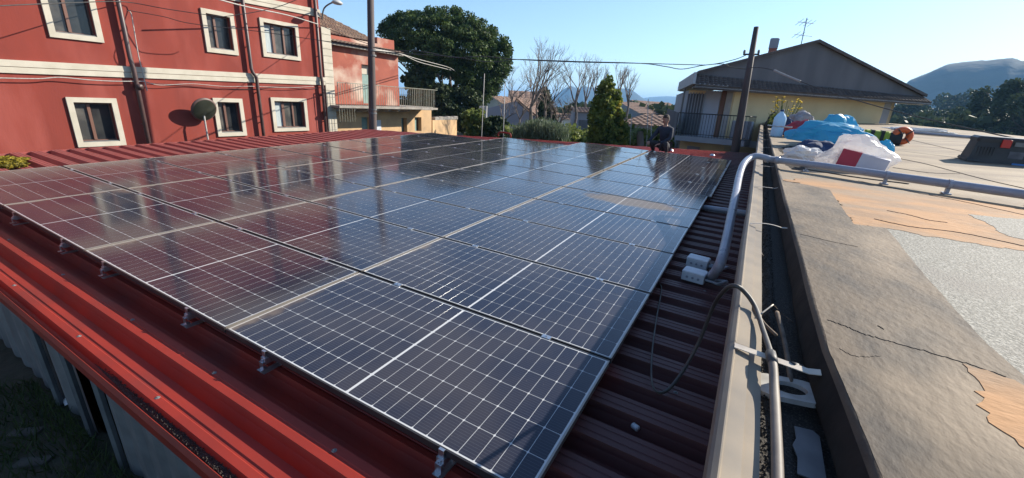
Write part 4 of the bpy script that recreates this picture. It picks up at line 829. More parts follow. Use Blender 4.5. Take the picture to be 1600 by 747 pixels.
def crown_pts(poly, d, thick, n, seed, shell=.5):
    r_ = random.Random(seed); xs = [p[0] for p in poly]; ys = [p[1] for p in poly]; out = []; fwd = Vector((-.479, .878, 0))
    cx, cy = sum(xs) / len(xs), sum(ys) / len(ys); hw, hh = (max(xs) - min(xs)) / 2, (max(ys) - min(ys)) / 2
    while len(out) < n:
        p = (r_.uniform(min(xs), max(xs)), r_.uniform(min(ys), max(ys)))
        if not inside(p, poly): continue
        q = min(1, math.hypot((p[0] - cx) / hw, (p[1] - cy) / hh)); t = math.sqrt(max(.05, 1 - q * q)); s = r_.choice((-1, 1)) * (shell + (1 - shell) * r_.random())
        out.append(at(p[0], p[1], d=d) + fwd * (s * t * thick))
    return out
def limb(mb, p, q, r0, r1, seed=0, seg=6, bend=.08):
    r_ = random.Random(seed); L_ = (q - p).length; pts = [p]
    for k in (1, 2, 3): pts.append(p.lerp(q, k / 4) + Vector((r_.uniform(-1, 1), r_.uniform(-1, 1), r_.uniform(-.5, .5))) * L_ * bend)
    pts.append(q); P = spline(pts, 3); mb.tube(P, [r0 + (r1 - r0) * i / (len(P) - 1) for i in range(len(P))], seg); return P
M['bark'] = mat('bark', (.13, .095, .075), .95, col2=(.07, .055, .045), ns=4, stretch=(1, 1, .25), bump=.6, bs=14, bd=.03)
M['bark_grey'] = mat('bark_grey', (.17, .135, .11), .95, col2=(.10, .08, .068), ns=5, geo=True)
M['pine_leaf'] = leafmat('pine_leaf', (.020, .042, .012), (.10, .15, .04), 1.3, .25)
M['dark_leaf'] = leafmat('dark_leaf', (.020, .034, .014), (.05, .075, .028), 1.2, .25)
M['thuja_leaf'] = leafmat('thuja_leaf', (.045, .080, .018), (.22, .25, .05), 2.2, .4)
M['yellow_leaf'] = leafmat('yellow_leaf', (.16, .17, .03), (.42, .34, .05), 3, .4)
M['grey_leaf'] = leafmat('grey_leaf', (.055, .085, .045), (.16, .20, .12), 3, .3)
M['far_leaf'] = leafmat('far_leaf', (.030, .045, .020), (.07, .09, .04), .5, .2)
M['dry_leaf'] = leafmat('dry_leaf', (.12, .085, .05), (.22, .16, .10), 1.5, .3)
M['bush_leaf'] = leafmat('bush_leaf', (.05, .085, .02), (.24, .27, .07), 2.5, .4)
def tree(name, label, cat, poly, d, thick, n, rad, per, size, leaf, base=None, trunk_r=.15, seed=1, limbs=6, group=None, shell=.45, flat=.75, bark='bark', asp=1.):
    xs = [p[0] for p in poly]; ys = [p[1] for p in poly]; cx = base[0] if base else (min(xs) + max(xs)) / 2; cp = at((min(xs) + max(xs)) / 2, (min(ys) + max(ys)) / 2, d=d)
    bp = at(cx, base[1] if base else max(ys), d=d); gnd = gz(bp.x, bp.y); root = empty(name, (bp.x, bp.y, gnd)); tag(root, label, cat, group)
    cen = crown_pts(poly, d, thick, n, seed, shell); clumps('crown', cen, rad, per, size, leaf, root, seed, flat, asp)
    mb = MB().smooth(); top = Vector((bp.x, bp.y, bp.z)); r_ = random.Random(seed)
    if top.z > gnd + .3: mb.tube(spline([Vector((bp.x, bp.y, gnd)), Vector((bp.x, bp.y, (gnd + top.z) / 2)), top.lerp(cp, .3)], 4), [trunk_r * (1.1 - .05 * i) for i in range(9)], 8)
    for k in range(limbs):
        c_ = cen[r_.randrange(len(cen))]; limb(mb, top.lerp(cp, .1 + .5 * k / max(1, limbs)), c_, trunk_r * .5, trunk_r * .12, seed * 31 + k)
    mb.build('trunk', M[bark]).name = 'trunk'; o = bpy.data.objects[-1] if False else None
    t_ = [x for x in C.objects if x.name.startswith('trunk') and x.parent is None][-1]; reparent(t_, root); return root
# stone pine
poly = [(598, 64), (602, 42), (618, 30), (645, 24), (700, 22), (742, 28), (768, 46), (789, 66), (799, 90), (793, 110), (782, 120), (778, 145), (758, 156), (736, 146), (712, 122), (680, 116), (652, 106), (628, 90), (606, 84)]
root = tree('stone_pine', 'huge umbrella pine with a dense dark rounded crown behind the old house', 'pine tree', poly, 34, 5.2, 520, .5, 190, .055, M['pine_leaf'], base=(702, 175), trunk_r=.42, seed=3, limbs=0, shell=.55)
mb = MB().smooth(); t0 = at(702, 172, d=34); r_ = random.Random(8); tt = [x for x in root.children if x.name.startswith('trunk')][0]
for k in range(20):
    px = 600 + 195 * k / 19; q = at(px, 75 + 35 * r_.random() + (20 if k > 14 else 0), d=34 + r_.uniform(-3, 3)); m1 = t0.lerp(q, .35) + Vector((0, 0, -.3)); P = spline([t0 + Vector((0, 0, -.2)), t0.lerp(q, .25) + Vector((0, 0, .9 * r_.random() - .2)), t0.lerp(q, .6) + Vector((r_.uniform(-.4, .4), 0, r_.uniform(-.3, .3))), q], 4)
    mb.tube(P, [.2 - .016 * i for i in range(len(P))], 6)
reparent(mb.build('limbs', M['bark']), root)
tree('tree', 'bushy dark green tree filling the space under the big pine', 'tree', [(632, 160), (640, 118), (660, 108), (690, 140), (735, 145), (752, 160), (745, 200), (640, 195)], 31, 2.2, 110, .62, 120, .10, M['dark_leaf'], base=(690, 212), seed=4, group=None)
tree('shrub', 'yellow green leafy shrub by the pale posts at the roof edge', 'shrub', [(728, 178), (740, 168), (752, 176), (757, 200), (752, 222), (725, 222)], 20, .6, 40, .24, 90, .055, M['bush_leaf'], base=(742, 222), trunk_r=.04, seed=5, limbs=4, bark='bark_grey')
tree('shrub', 'glossy green shrub between the two thin pale posts', 'shrub', [(756, 190), (770, 184), (786, 188), (792, 222), (756, 222)], 19, .7, 40, .24, 90, .055, M['dark_leaf'], base=(774, 222), trunk_r=.04, seed=6, limbs=4, bark='bark_grey')
# rosemary-like grey shrub: upright blades
bp = at(842, 226, d=15.5); root = empty('shrub', (bp.x, bp.y, gz(bp.x, bp.y))); tag(root, 'low spreading grey green shrub just beyond the roof edge', 'shrub')
g_ = np.random.default_rng(4); n = 9000; cen = np.array([at(805 + 75 * g_.random(), 214, d=15.5 + g_.uniform(-.7, .7)) for _ in range(90)]); idx = g_.integers(0, 90, n); u = (idx * 0.0)
hx = (np.abs(((cen[idx] - np.array(bp)) @ np.array([.86, .5, 0])) / 1.0)); P = cen[idx] + g_.normal(size=(n, 3)) * [.12, .12, .10] + np.c_[np.zeros(n), np.zeros(n), g_.random(n) * .48 * np.clip(1 - hx ** 2, 0, 1)]
U = g_.normal(size=(n, 3)) * .35; U[:, 2] = 1; U /= np.linalg.norm(U, axis=1, keepdims=True); V = np.cross(U, g_.normal(size=(n, 3))); V /= np.linalg.norm(V, axis=1, keepdims=True)
quads_mesh('foliage', P, U * .085, V * .012, M['grey_leaf'], root); reparent(MB().tube([(bp.x, bp.y, gz(bp.x, bp.y)), (bp.x, bp.y, bp.z + .2)], .12, 7).build('stem', M['bark']), root)
# conical thuja with yellow-green tips
tp = [(948, 124), (957, 134), (963, 152), (969, 172), (973, 195), (979, 225), (976, 250), (914, 250), (918, 222), (925, 196), (928, 172), (936, 150), (941, 134)]
root = tree('conifer', 'dense conical conifer with yellow tips beyond the roof edge', 'conifer', tp, 18, .95, 210, .20, 110, .045, M['thuja_leaf'], base=(947, 250), trunk_r=.09, seed=7, shell=.3, flat=1.2)
cen = crown_pts([(958, 140), (964, 156), (970, 180), (977, 225), (972, 240), (962, 238), (964, 200), (960, 170)], 17.6, .3, 34, 9); clumps('yellow_tips', cen, .11, 70, .035, M['yellow_leaf'], root, 9)
# palm
bp = at(1001, 238, d=17); root = empty('palm', (bp.x, bp.y, gz(bp.x, bp.y))); tag(root, 'small palm with a dark shaggy trunk left of the crouching man', 'palm')
tz = at(1000, 206, d=17); reparent(MB().smooth().tube([(bp.x, bp.y, gz(bp.x, bp.y)), bp, tz], [.16, .15, .13], 9).build('trunk', M['bark']), root)
P_ = []; U_ = []; V_ = []; r_ = random.Random(2)
for k in range(26):
    a_ = r_.uniform(0, 2 * math.pi); e_ = r_.uniform(-.3, 1.1); L_ = r_.uniform(.35, .6); prev = Vector(tz)
    for s in range(7):
        t = s / 6; p = Vector(tz) + Vector((math.cos(a_) * L_ * t, math.sin(a_) * L_ * t, L_ * (e_ * t - .9 * t * t)))
        for sd in (-1, 1):
            side = Vector((-math.sin(a_), math.cos(a_), -.4)) * sd; P_.append(p + side * .05); U_.append(side * .06); V_.append(Vector((math.cos(a_), math.sin(a_), 0)) * .012)
quads_mesh('fronds', np.array(P_), np.array(U_), np.array(V_), M['bush_leaf'], root)
# bare winter trees
def bare(px, pb, pt, d, seed, label, spread=.5, r0=.12, depth=5, lean=0, n0=3):
    b_ = at(px, pb, d=d); t_ = at(px + lean, pt, d=d); g0 = Vector((b_.x, b_.y, gz(b_.x, b_.y))); root = empty('bare_tree', g0); tag(root, label, 'bare tree', 'leafless winter trees beyond the roof')
    H = t_.z - b_.z; r_ = random.Random(seed); tr = MB().smooth(); br = MB(); fork = b_ + (t_ - b_) * .28
    limb(tr, g0, fork, r0, r0 * .75, seed, 7, .03)
    def grow(p, dr, L_, r, lv):
        q = p + dr * L_; bend = Vector((r_.uniform(-1, 1), r_.uniform(-1, 1), 0)) * L_ * .07; m_ = (p + q) / 2 + bend
        br.tube([p, m_, q], [r, r * .8, r * .62], 5 if lv < 2 else 3, False)
        if lv >= depth: return
        for k in range(r_.choice((2, 3)) if lv else n0):
            nd = (dr + Vector((r_.gauss(0, spread), r_.gauss(0, spread), r_.uniform(-.05, .35)))).normalized()
            grow(q if r_.random() < .7 else m_, nd, L_ * r_.uniform(.62, .85), r * .58, lv + 1)
    for k in range(n0):
        nd = Vector((r_.gauss(0, spread * .9), r_.gauss(0, spread * .9), 1)).normalized(); grow(fork, nd, H * .26, r0 * .55, 1)
    reparent(tr.build('trunk', M['bark_grey']), root); reparent(br.build('branches', M['bark_grey']), root)
bare(826, 205, 72, 24, 1, 'tall forked bare tree right behind the grey green shrub', .33, .13, 6, 12)
bare(852, 200, 105, 26, 2, 'bare tree with a slender trunk just right of the tall forked one', .4, .10, 6)
bare(873, 215, 150, 20, 3, 'low bushy bare tree with tangled brownish twigs left of the conical conifer', .6, .10, 6, 0, 4)
bare(899, 190, 95, 40, 4, 'far bare tree with fan shaped branches in front of the blue hill', .35, .16, 6)
bare(930, 175, 103, 55, 5, 'bare poplar left of the conical conifer top', .22, .2, 6)
bare(965, 180, 105, 50, 6, 'first bare poplar showing right behind the conical conifer', .25, .2, 6)
bare(982, 185, 118, 48, 7, 'second bare poplar right of the conical conifer', .28, .18, 6)
bare(800, 190, 110, 38, 8, 'thin bare tree just right of the big pine crown', .4, .14, 6)
bare(838, 200, 90, 30, 21, 'fine twigged bare tree behind the tall forked one', .35, .08, 6)
bare(862, 190, 118, 36, 22, 'slight bare tree before the orange tiled roof', .4, .08, 6)
bare(915, 178, 108, 52, 23, 'bare poplar between the blue hill and the conical conifer', .22, .18, 6)
bare(786, 205, 150, 22, 9, 'small sparse bare tree in front of the blue grey gable wall', .45, .06, 5)
bare(812, 205, 140, 23, 10, 'small bare tree between the blue grey wall and tall forked tree', .45, .06, 6)
# thin pale posts at the roof edge
for px, yt, yb2, d_, l in ((752, 115, 226, 17.5, 'tall thin pale post right of the yellow green shrub'), (786, 130, 226, 17.5, 'thin pale post beside the glossy green shrub'), (984, 178, 236, 18.5, 'thin grey post at the right foot of the conical conifer'), (1010, 155, 238, 18, 'tall thin pale post left of the crouching man'), (1016, 178, 238, 18.3, 'short pale post just behind the man\'s arm')):
    t_ = at(px + (3 if px > 900 else 5 if px < 760 else 3), yt, d=d_); b_ = at(px, yb2, d=d_); o = MB().smooth().tube([(b_.x, b_.y, gz(b_.x, b_.y)), b_, t_], .015, 7).build('post', M['wire_pale']); tag(o, l, 'post', 'thin posts beyond the roof edge')
# hedge and undergrowth beyond the roof
cen = []; r_ = random.Random(12)
for k in range(170):
    px = r_.uniform(745, 1090); py = r_.uniform(204, 238); cen.append(at(px, py, d=r_.uniform(21, 27)))
o = clumps('undergrowth', cen, .65, 70, .09, M['bush_leaf'], None, 5, .6); tag(o, 'mixed low green undergrowth in the gardens beyond the roof', 'undergrowth', kind='stuff')
cen = [at(r_.uniform(600, 1080), r_.uniform(170, 196), d=r_.uniform(60, 140)) for k in range(260)]
o = clumps('woodland', cen, 2.6, 60, .42, M['far_leaf'], None, 6, .5); tag(o, 'distant mixed woodland and gardens between the far houses', 'woodland', kind='stuff')
cen = [at(r_.uniform(1380, 1950), r_.uniform(186, 215), d=r_.uniform(70, 150)) for k in range(260)]
o = clumps('woodland', cen, 3.2, 60, .5, M['far_leaf'], None, 7, .5); tag(o, 'dense backlit woodland behind the flat roof on the right', 'woodland', kind='stuff')
# trees behind the flat roof
RT = [([(1466, 205), (1470, 165), (1482, 152), (1505, 145), (1522, 150), (1534, 165), (1540, 205)], 210, 9, 90, 3.2, 'hazy pale rounded tree below the mountain', 30),
      ([(1436, 205), (1446, 180), (1462, 172), (1478, 185), (1486, 210)], 120, 4, 50, 1.7, 'small pointed green tree behind the white pipe end', 31),
      ([(1400, 200), (1402, 172), (1416, 162), (1432, 166), (1442, 178), (1446, 205)], 150, 5, 60, 2.0, 'dark tree just right of the grey gable corner', 32),
      ([(1478, 212), (1486, 188), (1505, 176), (1520, 160), (1532, 178), (1540, 215)], 95, 4, 60, 1.4, 'mid height dark pine left of the tall tree group', 33),
      ([(1524, 215), (1530, 175), (1545, 150), (1550, 138), (1566, 142), (1576, 160), (1582, 218)], 80, 4, 80, 1.25, 'tall dark pine with a ragged top above the toolbox', 34),
      ([(1562, 218), (1568, 160), (1582, 135), (1600, 128), (1625, 132), (1640, 160), (1650, 222)], 70, 4, 90, 1.2, 'tallest ragged pine at the right edge behind the toolbox', 35),
      ([(1640, 225), (1650, 150), (1680, 128), (1720, 140), (1740, 230)], 75, 4, 60, 1.5, 'big dark pine outside the right edge of the view', 36)]
for pl, d_, th, n_c, rad, l, sd in RT: tree('pine_tree', l, 'tree', pl, d_, th, n_c, rad, 70, rad * .16, M['far_leaf'], trunk_r=.3, seed=sd, limbs=8, group='trees behind the flat roof', shell=.4)
r0_ = at(992, 182, d=75); tree('cypress', 'pale slim cypress left of the far tiled house', 'cypress', [(990, 190), (988, 165), (994, 150), (998, 165), (1000, 190)], 75, .8, 30, .6, 60, .12, M['grey_leaf'], base=(994, 190), seed=40, limbs=3)
tree('conifer', 'small dark fir standing before the far orange tiled roofs', 'conifer', [(842, 185), (844, 155), (852, 135), (860, 158), (866, 185)], 42, .9, 50, .42, 60, .09, M['dark_leaf'], base=(853, 195), seed=41, limbs=8)

# ======================= FAR HOUSES =======================
def far_house(pl, pr, pe, pridge, pbase, d, dep_, label, wallm, roofm='tile', win=3, yaw=0):
    a = at(pl, pe, d=d); b = at(pr, pe, d=d + yaw); z0 = gz(a.x, a.y); u = Vector((b.x - a.x, b.y - a.y, 0)); L_ = u.length; u.normalize(); n = Vector((-u.y, u.x, 0)); n = n if n.dot(a - Vector(CAMPOS)) > 0 else -n
    zb = at((pl + pr) / 2, pbase, d=d).z; zr = at((pl + pr) / 2, pridge, d=d).z; ze = a.z; root = empty('house', Vector((a.x, a.y, min(z0, zb)))); tag(root, label, 'house', 'houses in the valley')
    M4 = Matrix(((u.x, n.x, 0, a.x), (u.y, n.y, 0, a.y), (0, 0, 1, 0), (0, 0, 0, 1)))
    def P(mb, name, m, par=root): o = mb.build(name, m); o.matrix_world = M4; return reparent(o, par)
    P(MB().box(0, L_, 0, dep_, min(z0, zb), ze), 'wall', wallm)
    [P(MB().add([(q, .0, ze), (q, dep_, ze), (q, dep_ / 2, zr)], [(0, 1, 2)]), 'gable', wallm) for q in (0, L_)]
    P(tile_roof(MB(), (-.4, -.4, ze - .05), (L_ + .4, -.4, ze - .05), (-.4, dep_ / 2, zr + .1), (L_ + .4, dep_ / 2, zr + .1), max(6, int(L_ / .6)), 7, .07), 'roof', M[roofm]); P(tile_roof(MB(), (-.4, dep_ + .4, ze - .05), (L_ + .4, dep_ + .4, ze - .05), (-.4, dep_ / 2, zr + .1), (L_ + .4, dep_ / 2, zr + .1), 8, 5, .07), 'roof', M[roofm])
    for k in range(win):
        x = L_ * (k + .5) / win; w_ = P(MB().box(x - .5, x + .5, -.04, .02, ze - 2.0, ze - .8), 'window', M['shutter_dark'])
    return root
M['far_tile'] = mat('far_tile', (.27, .165, .115), .9, col2=(.20, .13, .10), ns=1.5, geo=True); M['blue_grey'] = mat('blue_grey', (.27, .28, .33), .9, col2=(.23, .24, .28), ns=.8, geo=True); M['far_wall'] = mat('far_wall', (.45, .40, .33), .9, col2=(.35, .31, .26), ns=.7, geo=True); M['far_white'] = mat('far_white', (.6, .6, .58), .9, col2=(.5, .5, .48), ns=.8, geo=True)
far_house(798, 842, 158, 143, 185, 58, 8, 'far tiled house with a low hipped roof behind the bare trees', M['blue_grey'], 'far_tile', 2)
far_house(812, 872, 180, 155, 205, 42, 7, 'orange tiled house roof seen through the bare trees', M['far_white'], 'far_tile', 3, 6)
# blue-grey blank wall building with sloping top
o = empty('shed_building', at(800, 200, d=30)); tag(o, 'blank blue grey building with a sloping top beside the big pine', 'building')
pl = [at(758, 222, d=30), at(828, 222, d=31), at(838, 186, d=31), at(806, 158, d=30.6), at(758, 170, d=30)]; pl[0].z = pl[1].z = -5; pl[1].x, pl[1].y = pl[2].x, pl[2].y; pl[0].x, pl[0].y = pl[4].x, pl[4].y
reparent(MB().slab(pl, Vector((-2.6, 5, 0))).build('wall', M['blue_grey']), o); reparent(MB().slab([pl[2] + Vector((.15, 0, .05)), pl[3] + Vector((0, 0, .08)), pl[3] + Vector((0, 0, .25)), pl[2] + Vector((.15, 0, .2))], Vector((-2.6, 5, 0))).build('roof', M['far_tile']), o)
for k in range(4): q = at(750 + 3.2 * k, 168, d=27); reparent(MB().box(q.x - .05, q.x + .05, q.y, q.y + .06, q.z - .8, q.z + .1).build('paling', M['far_white']), o)
far_house(902, 924, 175, 170, 200, 45, 5, 'small grey building with a thin roof left of the conical conifer', M['blue_grey'], 'far_tile', 1)
far_house(1000, 1062, 177, 163, 192, 62, 9, 'far two level tiled house right of the pale cypress', M['grey_wall'], 'far_tile', 4, 4)
far_house(1014, 1070, 172, 160, 178, 75, 8, 'second far tiled roof behind the two level house', M['far_wall'], 'far_tile', 0, 6)
far_house(975, 1056, 192, 182, 204, 33, 5, 'long low building with a pale tiled roof and grey fascia behind the man', M['blue_grey'], 'far_tile', 0, -4)
far_house(880, 900, 186, 180, 196, 60, 6, 'tiny white house between bare trees in the valley', M['far_white'], 'far_tile', 1)

# ======================= THINGS LYING ON THE FLAT ROOF =======================
import bmesh
def dep(P): return float((np.array(P) - CAMPOS) @ CAMAX[:, 2])
def crumple(name, px, pyb, wpx, hpx, m, label, cat, ratio=.8, seed=1, fine=.10, sub=4, group=None, flat_top=0, rz=0., smooth=False, lift=.0, skew=0.):
    b0 = fl(px, pyb, .004); W0 = RM @ b0; k = dep(W0) / FPX; w_, h_ = wpx * k * .87, hpx * k * .95
    bm = bmesh.new(); bmesh.ops.create_icosphere(bm, subdivisions=sub, radius=1)
    for v in bm.verts:
        c = v.co.copy(); n1 = noise.noise(c * 1.6 + Vector((seed, 0, 0))); rid = 1 - abs(noise.noise(c * 3.1 + Vector((0, seed, 0)))) * 2; v1 = noise.voronoi(c * Vector((1.7, 1.7, 2.4)) + Vector((seed, 0, n1)))[0]; v2_ = noise.voronoi(c * 3.6 + Vector((n1 * 2, seed, 0)))[0]; rid2 = v2_[0] * 2 - .6
        c *= 1 + .34 * n1 + fine * 2.6 * (v1[0] - .45) + fine * 1.3 * (v2_[0] - .3) + fine * .5 * rid
        c.z = max(c.z, -.42 + .03 * rid2); z = (c.z + .42) / 1.42
        v.co = Vector((c.x * w_ * .5 + skew * z * w_, c.y * w_ * .5 * ratio, z * h_ * (1 if not flat_top else min(1, .9))))
    bm.normal_update(); me = bpy.data.meshes.new(name); bm.to_mesh(me); bm.free()
    if smooth: me.polygons.foreach_set('use_smooth', [True] * len(me.polygons))
    o = ob(name, me, m); o.matrix_world = RM @ Matrix.Translation((b0.x, b0.y + w_ * .4 * ratio, flat_h(b0.x) + .004 + lift)) @ Matrix.Rotation(rz, 4, 'Z')
    if label: tag(o, label, cat, group)
    return o
def thinmat(name, col, tr, rough=.35, col2=None, alpha=1, wt=.0):
    m = mat(name, col, rough, col2=col2 or col, ns=6, bump=.15, bs=18, bd=.02); t = m.node_tree; p = t.nodes['Principled BSDF']
    tl = N(t, 'ShaderNodeBsdfTranslucent'); tl.inputs[0].default_value = (*col, 1); ms = N(t, 'ShaderNodeMixShader'); ms.inputs[0].default_value = tr; t.links.new(p.outputs[0], ms.inputs[1]); t.links.new(tl.outputs[0], ms.inputs[2]); last = ms
    if alpha < 1:
        tp_ = N(t, 'ShaderNodeBsdfTransparent'); m2 = N(t, 'ShaderNodeMixShader'); m2.inputs[0].default_value = alpha; t.links.new(tp_.outputs[0], m2.inputs[1]); t.links.new(ms.outputs[0], m2.inputs[2]); last = m2
    t.links.new(last.outputs[0], t.nodes['Material Output'].inputs[0]); return m
M['blue_film'] = thinmat('blue_film', (.10, .44, .64), .5, .45, (.10, .42, .62)); M['clear_film'] = thinmat('clear_film', (.74, .72, .71), .5, .38, alpha=.78); M['white_film'] = thinmat('white_film', (.72, .71, .70), .3, .5)
M['navy'] = mat('navy_cloth', (.012, .025, .07), .8, col2=(.03, .06, .14), ns=5); M['red_bag'] = mat('red_bag', (.42, .02, .035), .5, col2=(.25, .012, .02), ns=6, bump=.3, bs=20); M['grey_cloth'] = mat('grey_cloth', (.34, .33, .34), .85, col2=(.22, .21, .22), ns=8, bump=.3, bs=30)
M['black_cloth'] = mat('black_cloth', (.018, .018, .02), .8, col2=(.035, .035, .035), ns=6, bump=.3, bs=40); M['orange'] = mat('orange', (.72, .13, .03), .5, col2=(.58, .10, .025), ns=9); M['hivis'] = mat('hivis', (.30, .38, .03), .7, col2=(.22, .28, .03), ns=8)
crumple('plastic_sheet', 1306, 226, 78, 42, M['blue_film'], 'upper crumpled light blue plastic sheet standing highest on the pile', 'plastic sheet', .7, 3, .13, rz=.2, skew=-.12)
crumple('plastic_sheet', 1290, 233, 112, 31, M['blue_film'], 'lower crumpled light blue plastic sheet spreading over the navy cloth', 'plastic sheet', .6, 8, .12, lift=.10)
crumple('cloth_bundle', 1276, 247, 66, 26, M['navy'], 'dark navy cloth bundle under the lower blue plastic sheet', 'cloth', .8, 5, .10)
crumple('shoulder_bag', 1247, 215, 44, 25, M['red_bag'], 'dark red bag between the water bottle and the blue plastic', 'bag', .8, 11, .09)
crumple('jacket', 1250, 207, 40, 30, M['grey_cloth'], 'grey jacket heaped behind the dark red bag', 'jacket', .8, 13, .12)
crumple('cloth_bundle', 1221, 209, 30, 26, M['navy'], 'small navy cloth bundle right behind the pale bottle', 'cloth', .8, 14, .1)
crumple('rucksack', 1204, 200, 18, 24, M['black_cloth'], 'small black rucksack at the far left end of the pile', 'rucksack', .9, 15, .08)
crumple('paper_wrapping', 1256, 252, 58, 20, M['white_film'], 'crumpled white wrapping lying against the grey pipe', 'wrapping', .6, 21, .2)
crumple('plastic_bag', 1336, 266, 96, 48, M['clear_film'], 'large translucent white plastic bag with a red and white box inside', 'plastic bag', .62, 23, .09)
crumple('plastic_sheet', 1379, 243, 24, 24, M['blue_film'], 'scrap of light blue plastic behind the big white bag', 'plastic sheet', .7, 25, .12)
crumple('glove', 1291, 226, 16, 10, M['black_cloth'], 'black glove half under the blue plastic sheets', 'glove', .8, 26, .15)
crumple('glove', 1388, 251, 14, 7, M['black_cloth'], 'black glove beside the right end of the white bag', 'glove', .8, 27, .15, sub=4)
# carton in the bag: red end, pale side
b0 = fl(1335, 263, 0); k = dep(RM @ b0) / FPX; o = rempty('carton', b0.x - .02, b0.y - .36, flat_h(b0.x) + .01, R(-14)); o.matrix_world = o.matrix_world @ Matrix.Rotation(R(9), 4, 'Y'); tag(o, 'red and white carton showing through the front of the plastic bag', 'carton')
s_ = k; M['carton_white'] = mat('carton_white', (.60, .58, .62), .6, col2=(.5, .48, .53), ns=5); M['carton_red'] = mat('carton_red', (.45, .03, .06), .55, col2=(.38, .025, .05), ns=5)
MB().box(-.5*58*s_, -.5*58*s_ + 24*s_, 0, .16, 0, 25*s_).build('red_end', M['carton_red'], o); MB().box(-.5*58*s_ + 24*s_, .5*58*s_, .001, .159, 0, 24.6*s_).build('white_side', M['carton_white'], o)
# water bottle of pale blue plastic
b0 = fl(1212, 213, 0); k = dep(RM @ b0) / FPX; o = rempty('water_bottle', b0.x, b0.y, flat_h(b0.x) + .001); tag(o, 'large pale blue water bottle standing by the gutter edge', 'bottle')
h_ = 40 * k; MB().smooth().lathe([(0, 0), (8*k, .0), (8.5*k, h_*.05), (8.5*k, h_*.32), (7.6*k, h_*.36), (8.5*k, h_*.4), (8.5*k, h_*.68), (6*k, h_*.8), (2.6*k, h_*.9), (2.4*k, h_*.95)], 16).build('bottle_body', thinmat('bottle_film', (.45, .62, .78), .4, .2), o); MB().smooth().lathe([(2.8*k, h_*.93), (2.8*k, h_), (0, h_)], 12).build('cap', M['navy'], o)
# steel tube lying on the pile
p0 = RM @ fl(1200, 196, .25); p1 = RM @ fl(1237, 199, .30); o = MB().smooth().tube([p0, p1], .018, 8).build('metal_tube', M['alu']); tag(o, 'short shiny metal tube lying across the bags by the bottle', 'tube')
# yellow flowering plant at the roof edge
bp = fl(1222, 205, 0); o = rempty('flowering_plant', bp.x, bp.y + .4, flat_h(bp.x)); tag(o, 'yellow flowering weed growing behind the bags at the roof edge', 'plant'); r_ = random.Random(5); k = dep(RM @ bp) / FPX; st = MB(); fw = []; lf = []
for i in range(26):
    dx = r_.uniform(-24, 26) * k; hh = r_.uniform(22, 50) * k; dy = r_.uniform(-.3, .3); P = spline([Vector((dx * .3, dy * .3, 0)), Vector((dx * .7, dy, hh * .5)), Vector((dx, dy, hh))], 4); st.tube(P, .009, 4)
    for q in range(3): fw.append(Vector((dx + r_.uniform(-.07, .07), dy + r_.uniform(-.05, .05), hh + r_.uniform(-.1, .05))))
    for q in range(5): lf.append(P[r_.randrange(1, 7)])
st.build('stems', mat('stem_green', (.12, .16, .05), .8), o)
for i, f_ in enumerate(fw[:44]):
    mb = MB(); n = 7; mb.add([(f_.x, f_.y, f_.z + .012)] + [(f_.x + .038 * math.cos(2*math.pi*q/n), f_.y + .038 * math.sin(2*math.pi*q/n), f_.z) for q in range(n)] + [(f_.x, f_.y, f_.z - .03)], [(0, 1 + q, 1 + (q+1) % n) for q in range(n)] + [(n+1, 1 + (q+1) % n, 1 + q) for q in range(n)])
    if i == 0: M['petal'] = mat('petal', (.75, .55, .02), .6)
    mb.build('flower', M['petal'], o)
q_ = clumps('leaves', [tuple(RM @ Vector((bp.x + l.x, bp.y + .4 + l.y, flat_h(bp.x) + l.z * .6))) for l in lf], .09, 9, .03, M['bush_leaf'], o, 3)
# hi-vis tool bag and orange cable reel
b0 = fl(1366, 225, 0); k = dep(RM @ b0) / FPX; o = rempty('tool_bag', b0.x, b0.y + .15, flat_h(b0.x) + .002, R(-6)); tag(o, 'low black tool bag with a yellow green middle and dark straps', 'tool bag')
L_ = 62 * k; hh = 20 * k
def softbox(mb, x0, x1, y0, y1, h, seed):
    rings = []
    for i in range(11):
        x = x0 + (x1 - x0) * i / 10; ring = []
        for j in range(12):
            a = 2 * math.pi * j / 12; c_, s_ = math.cos(a), math.sin(a); q = (abs(c_) ** 4 + abs(s_) ** 4) ** -.25; n1 = 1 + .08 * noise.noise(Vector((x * 9, j * .9, seed)))
            ring.append((x, (y0 + y1) / 2 + (y1 - y0) / 2 * c_ * q * n1, max(0, h / 2 + h / 2 * s_ * q * n1)))
        rings.append(ring)
    mb.loft(rings, True); m_ = len(mb.v); mb.f += [tuple(range(m_ - 12, m_)), tuple(range(m_ - 121, m_ - 133, -1))]; return mb.smooth()
softbox(MB(), -L_ * .5, -L_ * .24, -.17, .17, hh * .82, 1).build('end_pocket', M['black_cloth'], o); softbox(MB(), -L_ * .239, L_ * .26, -.2, .2, hh, 2).build('middle', M['hivis'], o); softbox(MB(), L_ * .261, L_ * .5, -.18, .18, hh * .95, 3).build('end_pocket', M['black_cloth'], o)
for x in (-.12, .08): MB().box(L_ * x, L_ * (x + .07), -.215, .215, .02, hh * 1.03).build('strap', M['black_cloth'], o)
b0 = fl(1404, 227, 0); k = dep(RM @ b0) / FPX; ctr = Vector((b0.x, b0.y, flat_h(b0.x) + 14.5 * k)); o = rempty('cable_reel', ctr.x, ctr.y, flat_h(b0.x) + .001, R(8)); tag(o, 'orange drum of cable standing beside the tool bag', 'cable reel')
mb = MB().smooth(); rings = []
for i in range(28):
    a = 2 * math.pi * i / 28; ring = []
    for j in range(10):
        b = 2 * math.pi * j / 10; rr_2 = (9.4 + 4.6 * math.cos(b)) * k; ring.append((rr_2 * math.cos(a), 6.5 * k * math.sin(b), 14.2 * k + rr_2 * math.sin(a)))
    rings.append(ring)
rings.append(rings[0]); mb.loft(rings, True); mb.build('cable_coil', M['orange'], o)
